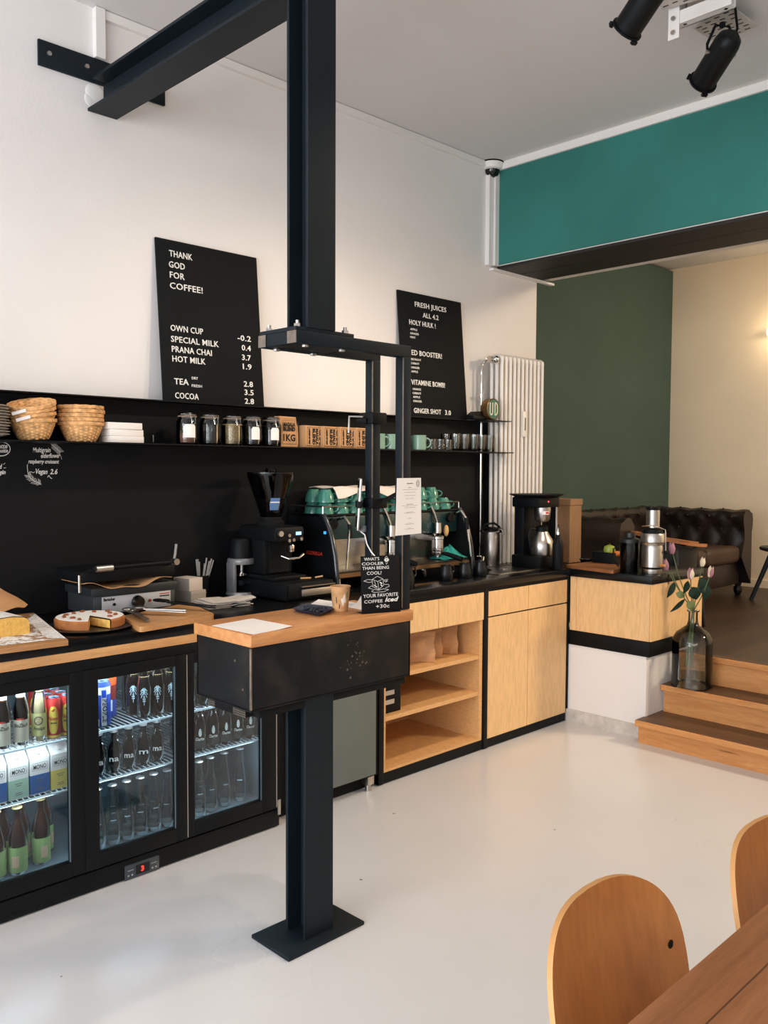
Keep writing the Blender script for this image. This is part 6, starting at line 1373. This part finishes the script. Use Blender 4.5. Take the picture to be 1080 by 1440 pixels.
for x, y in ((-2.975, 1.945), (-2.985, 2.017), (-2.985, 2.095), (-3.04, 1.875), (-3.04, 1.93), (-3.09, 1.965), (-3.04, 1.82)): dup(w3, (x, y, Z3), .3*math.sin(y*50), None)
# --- right door, lower shelf: dark bottles with a pale drop
pc_ = bottle_m(.0285, .170, .013, .58)
cbo = make_bottle('dark bottle with a pale drop on the lower shelf behind the right door', (-2.965, 1.885, Z2), pc_, DARKG, .17, CAPS, 0, 'dark drop-print bottles behind the right door', COLAQ, .12, [('grey_label', mat('grey_label', (56, 60, 62), .6), .0290, .012, .045, AF-1.1, AF+1.1)], [('Charitea', WPR, .016, .0294, .044, .036, AF+.1, .2)], True)
m = MB()
for i in range(10):
    a, b = i/10, (i+1)/10
    wa, wb2 = (.30*math.sqrt(max(0, q*(1-q)))*1.7*(1-.35*q) for q in (a, b)); za, zb_ = .058+.034*a, .058+.034*b; r = .0291
    m.poly([Vector((r*math.cos(AF+.1-wa), r*math.sin(AF+.1-wa), za)), Vector((r*math.cos(AF+.1+wa), r*math.sin(AF+.1+wa), za)), Vector((r*math.cos(AF+.1+wb2), r*math.sin(AF+.1+wb2), zb_)), Vector((r*math.cos(AF+.1-wb2), r*math.sin(AF+.1-wb2), zb_))])
m.build('pale_drop', mat('drop_print', (190, 200, 200), .6), cbo, False)
for y in (1.948, 2.008, 2.068, 2.128): dup(cbo, (-2.965, y, Z2), .04*math.sin(y*60))
for y in (1.83, 1.915, 1.98, 2.04, 2.10): dup(cbo, (-3.04, y, Z2), .04*math.sin(y*60))
# --- right door, upper shelf: only slivers show beside the steel box
for k, (x, y) in enumerate(((-2.965, 1.84), (-2.965, 1.90), (-2.965, 1.96), (-2.965, 2.02))): dup(kb_, (x, y, Z1), .1*k, 'dark palm-print bottle at the top of the right door behind the bar box', 'dark bottles at the top of the right door')
# ================================================================== vase with flowers on the second step
pv = at(972, 955, 2, .285); vx, vy, vz = -2.24, 4.622, .2855
vs = thing('glass_demijohn', 'big grey-green glass demijohn vase on the second step', 'vase', (vx, vy, vz)); o = vs.location
VG = glass('demijohn_glass', (.91, .92, .89), (.46, .5, .46), .02, 1.1, 1.5, .3)
RV = .109
prof = [(.0001, .012), (.06, .006), (.095, 0), (.110, .008), (RV, .03), (RV, .235), (.108, .27), (.088, .305), (.055, .33), (.034, .345), (.027, .365), (.025, .39), (.025, .418), (.033, .424), (.034, .431), (.028, .433)]
MB(o).lathe(prof, (vx, vy, vz), 44, False).build('glass_body', VG, vs)
m = MB(o); m.lathe([(.0001, .014), (.09, .006), (.107, .012), (RV-.003, .03), (RV-.003, .07), (.0001, .07)], (vx, vy, vz), 40); m.build('water', glass('vase_water', (.80, .82, .77), (.55, .58, .52), .02, 1, 1.33), vs)
LEAF = mat('eucalyptus_leaf', (28, 46, 34), .6, noise=.25, nscale=20, spec=.2); LEAF2 = mat('olive_leaf', (104, 116, 64), .55); STEMG = mat('stem_green', (74, 92, 52), .5)
PETP = mat('mauve_petal', (164, 112, 124), .6, noise=.15, nscale=30); PETW = mat('cream_petal', (222, 208, 176), .6)
neck = Vector((vx, vy, vz+.425)); low = Vector((vx-.02, vy, vz+.09))
def flower(label, px, py, dy, petal, bend, edge=PETW, size=1.3, tilt=(0, 0)):
    tip = at(px, py, 1, vy+dy)
    t = thing('tulip', label, 'flower', (neck.x, neck.y, neck.z), 0, None); o = t.location
    mid = neck.lerp(tip, .5)+Vector(bend)
    pts = [low+Vector((dy*.3, dy*.2, .02)), neck+Vector((dy*.05, dy*.05, 0))]
    for k in range(1, 9):
        u = k/8; pts.append(neck.lerp(mid, u).lerp(mid.lerp(tip, u), u))
    pts[-1] = tip
    m = MB(o); m.tube(pts, .0030, 7); m.build('stem', STEMG, t)
    d = (pts[-1]-pts[-3]).normalized(); q = Vector((0, 0, 1)).rotation_difference((d+Vector((0, 0, 1.2))).normalized())
    for k in range(3):
        a = 2*PI*k/3+.4; m = MB(o)
        def pet(u, v, a=a):
            w = math.sin(PI*min(1, .08+u*.95))*.017*size; z = -.018*size+.052*size*u; r = .012*size*math.sin(PI*(.18+u*.62))+.001
            b = a+(v-.5)*2.2*math.sin(PI*min(1, .1+u*.86)); return tip+q @ Vector((r*math.cos(b), r*math.sin(b), z))
        m.grid(pet, 8, 8); m.thick(.0012); m.build('petal', petal, t)
    for k in range(3):
        a = 2*PI*k/3+1.45; m = MB(o)
        def pet2(u, v, a=a):
            z = -.019*size+.048*size*u; r = .014*size*math.sin(PI*(.18+u*.62))+.001
            b = a+(v-.5)*1.5*math.sin(PI*min(1, .1+u*.88)); return tip+q @ Vector((r*math.cos(b), r*math.sin(b), z))
        m.grid(pet2, 8, 6); m.thick(.001); m.build('petal', edge, t)
    return t
flower('mauve tulip leaning left, the upper of the two', 945, 773, -.02, PETP, (-.02, 0, -.02), PETP)
flower('mauve tulip furthest left, the lower of the two', 936, 796, -.06, PETP, (-.03, 0, .02), PETP)
flower('pinkish tulip in the middle of the bunch', 971.5, 809, -.03, PETP, (-.01, 0, .01), PETW)
flower('small cream tulip bud, upper right of the bunch', 988, 792, .05, PETW, (.0, 0, .01), PETW, 1.0)
flower('pale pink tulip furthest right in the bunch', 999, 806, .03, PETW, (.02, 0, .0), PETP, 1.2)
def leafy(label, pts, leaves, M_=LEAF):
    t = thing('eucalyptus_stem', label, 'branch', tuple(neck), 0, None); o = t.location
    P = [low, neck+Vector((.004, .004, 0))]+[at(x, y, 1, vy+d) for x, y, d in pts]
    m = MB(o); m.tube(P, .0026, 7); m.build('stem', STEMG, t)
    for x, y, d, L_, w, ang, mm in leaves:
        c = at(x, y, 1, vy+d); a = math.radians(ang)
        ux = (_r*math.cos(a)-Vector((0, 0, 1))*math.sin(a)*1).normalized(); uy = (_r*math.sin(a)+Vector((0, 0, 1))*math.cos(a)).normalized(); nn = ux.cross(uy)
        m = MB(o)
        def lf_(u, v):
            s = math.sin(PI*(.02+.96*u)**.8); xx = (u-.5)*L_; yy = (v-.5)*w*s
            return c+ux*xx+uy*yy+nn*(.010*math.sin(PI*u)+.18*abs(yy))
        m.grid(lf_, 10, 6); m.thick(.0008); m.build('leaf', mm, t)
    return t
def zf(x, y): return 880+x*.12037, 690+y*.12037
leafy('leafy eucalyptus branch leaning left over the corner unit', [(960, 838, -.02), (952, 822, -.03), (944, 805, -.04)],
    [(*zf(465, 1050), -.05, .085, .034, 80, LEAF), (*zf(525, 1160), -.05, .10, .036, 115, LEAF), (*zf(640, 1215), -.03, .052, .042, 20, LEAF2), (*zf(600, 1345), -.04, .11, .026, 138, LEAF), (*zf(700, 1130), -.02, .075, .036, 108, LEAF)])
leafy('leafy eucalyptus branch with broad dark leaves on the right', [(975, 842, .01), (982, 825, .03), (985, 812, .04)],
    [(*zf(800, 1200), .0, .075, .075, 70, LEAF), (*zf(900, 1120), .04, .105, .06, 80, LEAF), (*zf(930, 1190), .03, .085, .055, 95, LEAF), (*zf(755, 1345), -.01, .06, .05, 60, LEAF2)])

# ================================================================== chesterfield sofa along the green wall
LEATHER = mat('dark_brown_leather', (36, 25, 20), .42, noise=.4, nscale=6, bump=.15, bscale=30, spec=.5)
SEATL = mat('worn_brown_seat_leather', (64, 45, 32), .55, noise=.3, nscale=4, bump=.1, bscale=20)
sf = thing('chesterfield_sofa', 'dark brown tufted leather sofa in the raised back corner', 'sofa', (-3.5, 6.3, RF)); o = sf.location
SX0, SX1, SY0, SY1, SH = -4.06, -3.04, 5.15, 7.36, .71
def prof_back(u):            # inside face, over the roll and down the outside: (depth, height)
    pts = [(.24, .33), (.225, .40), (.21, .48), (.20, .56), (.215, .62), (.225, .665), (.205, .70), (.16, .715), (.11, .71), (.07, .68), (.055, .63), (.06, .58), (.075, .53), (.07, .30), (.07, .10)]
    f_ = u*(len(pts)-1); i = min(int(f_), len(pts)-2); k = f_-i
    return pts[i][0]+(pts[i+1][0]-pts[i][0])*k, pts[i][1]+(pts[i+1][1]-pts[i][1])*k
def tuft(u, s, pitch):
    """cushion bulge between diamond buttons on the inside face"""
    if u > .62: return 0
    a = s/pitch; b = u/.14
    return .022*(abs(math.cos(PI*(a+b*.5)))*abs(math.cos(PI*(a-b*.5))))**.5
def roll(name, base, along, inward, L_, n):
    m = MB(o)
    def g(u, v):
        d, h = prof_back(u); s = v*L_; e = tuft(u, s, .19)-.012
        sc = .010*abs(math.cos(PI*s/.19)) if .35 < u < .75 else 0
        return Vector(base)+along*s+inward*(d+e)+Vector((0, 0, h+sc))
    m.grid(g, 42, n)
    # closed ends
    for v in (0, 1): m.poly([g(k/42, v) for k in range(43)])
    p_ = m.build(name, LEATHER, sf)
    for r_ in range(4):
        k = 0
        while True:
            s = (k+.5*((r_+1) % 2))*.19
            if s > L_-.05: break
            if s > .05:
                u = .14*r_+.07; c = g(u, s/L_); MB(o).ell(c, (.009, .009, .009), 8, 6).build('button', LEATHER, p_)
            k += 1
    return p_
roll('backrest', (SX0, SY0+.1, RF), Vector((0, 1, 0)), Vector((1, 0, 0)), SY1-SY0-.2, 70)
roll('armrest', (SX0+.06, SY1, RF), Vector((1, 0, 0)), Vector((0, -1, 0)), SX1-SX0-.06, 44)
roll('armrest', (SX0+.06, SY0, RF), Vector((1, 0, 0)), Vector((0, 1, 0)), SX1-SX0-.06, 44)
m = MB(o); m.box(SX0+.10, SX1-.05, SY0+.16, SY1-.16, RF+.10, RF+.29, .02); m.build('seat_base', LEATHER, sf)
n_ = 3; w_ = (SY1-SY0-.42)/n_
for k in range(n_):
    m = MB(o); y0 = SY0+.21+w_*k; m.box(SX0+.2, SX1-.02, y0+.004, y0+w_-.004, RF+.28, RF+.425, .045, seg=4); m.build('seat_cushion', SEATL, sf)
for x in (SX0+.15, SX1-.09):
    for y in (SY0+.1, SY1-.1): MB(o).lathe([(.0001, 0), (.02, 0), (.034, .03), (.036, .06), (.024, .08), (.03, .102), (.0001, .102)], (x, y, RF), 18).build('foot', mat('dark_turned_wood', (30, 20, 15), .4), sf)

# ================================================================== low tables and stools in the back room
def splay(m, top, foot, r0=.018, r1=.013): m.tube([top, foot], [r0, r1], 10)
TOPW = wood('tabletop_oak', (150, 88, 46), (186, 120, 70), (8, 1.2, 8), .5)
DKW = mat('black_stained_wood', (20, 19, 18), .5)
e_ = at(983, 764, 0, -2.68); rc = .215; cc2 = e_-_r*rc; cx_, cy_ = cc2.x, cc2.y; az = e_.z-RF
lc = thing('armchair', 'dark tub armchair with a wooden arm and rail behind the juicer', 'chair', (cx_, cy_, RF)); o = lc.location
face = math.atan2(_r.y, _r.x)                       # open side of the tub
def shell(u, v):
    a = face+.55+(2*PI-1.1)*u; r = rc-.03+.02*v; top = az-.02+.07*math.sin(PI*u)**2
    return Vector((cx_+r*math.cos(a), cy_+r*math.sin(a), RF+.30+(top-.30)*v))
m = MB(o); m.grid(shell, 36, 6); m.thick(.016); m.build('backrest', DKW, lc)
def rail(k, n=40):
    u = k/n; a = face+.30+(2*PI-.60)*u; return Vector((cx_+rc*math.cos(a), cy_+rc*math.sin(a), RF+az-.006+.075*math.sin(PI*u)**2))
m = MB(o); pts = [rail(k) for k in range(41)]; rings = []
for k, p in enumerate(pts):
    rd = Vector((p.x-cx_, p.y-cy_, 0)).normalized(); w = .022+.016*(abs(k/40-.5)*2)**3
    rings.append([p-rd*w-Vector((0, 0, .009)), p+rd*w-Vector((0, 0, .009)), p+rd*w+Vector((0, 0, .009)), p-rd*w+Vector((0, 0, .009))])
m.loft(rings); m.build('arm_rail', TOPW, lc)
m = MB(o); m.lathe([(.0001, 0), (.16, 0), (.18, .015), (.18, .05), (.16, .06), (.0001, .062)], (cx_, cy_, RF+.34), 36); m.build('seat', DKW, lc)
f1 = at(994, 881, 2, RF); fa = math.atan2(f1.y-cy_, f1.x-cx_); fr2 = math.hypot(f1.y-cy_, f1.x-cx_)
def splay(m, top, foot, r0=.018, r1=.013): m.tube([top, foot], [r0, r1], 10)
for k in range(4):
    a = fa+k*PI/2; m = MB(o); fr3 = min(fr2, .26); splay(m, (cx_+.19*math.cos(a), cy_+.19*math.sin(a), RF+az-.02), (cx_+fr3*math.cos(a), cy_+fr3*math.sin(a), RF)); m.build('leg', DKW, lc)
f0 = at(1056, 844, 2, RF); s0 = at(1069, 770, 1, f0.y+.05)
sx_, sy_, sz_ = s0.x+.20, f0.y+.08, s0.z
sl = thing('stool', 'black stool at the right edge before the cream wall', 'stool', (sx_, sy_, RF)); o = sl.location
BST = mat('blue_black_stool', (26, 34, 38), .5)
m = MB(o); m.lathe([(.0001, 0), (.17, 0), (.20, .010), (.205, .026), (.195, .034), (.0001, .030)], (sx_, sy_, sz_-.02), 40); m.lathe([(.0001, -.03), (.13, -.03), (.13, 0), (.0001, 0)], (sx_, sy_, sz_-.02), 30); m.build('seat', BST, sl)
for a in (math.atan2(f0.y-sy_, f0.x-sx_), 1.2, -.9, 2.2+2.5):
    pass
a0_ = math.atan2(f0.y-sy_, f0.x-sx_); rr_ = math.hypot(f0.y-sy_, f0.x-sx_)
for k in range(4):
    a = a0_+k*PI/2; m = MB(o); splay(m, (sx_+.11*math.cos(a), sy_+.11*math.sin(a), sz_-.03), (sx_+rr_*math.cos(a), sy_+rr_*math.sin(a), RF), .021, .016); m.build('leg', BST, sl)
# wall lamp at the right edge
ws_ = at(1084, 467, 1, YB-.05)
wl = thing('wall_lamp', 'small glowing wall lamp on the cream wall at the right edge', 'lamp', (ws_.x, YB, ws_.z)); o = wl.location
m = MB(o); m.cyl((ws_.x+.05, YB, ws_.z), (ws_.x+.05, YB-.03, ws_.z), .045, .045, 24); m.build('wall_mount', TRIM, wl)
m = MB(o); m.cyl((ws_.x-.02, YB-.06, ws_.z), (ws_.x+.12, YB-.06, ws_.z), .03, .03, 20); m.build('glass_tube', mat('glowing_glass', (255, 236, 200), .5, emis=6), wl)
l = bpy.data.lights.new('wall_lamp_light', 'POINT'); l.energy = 5; l.color = (1, .74, .44); l.shadow_soft_size = .05
lo = bpy.data.objects.new('wall_lamp_light', l); COL.objects.link(lo); lo.location = (ws_.x+.15, YB-.22, ws_.z)
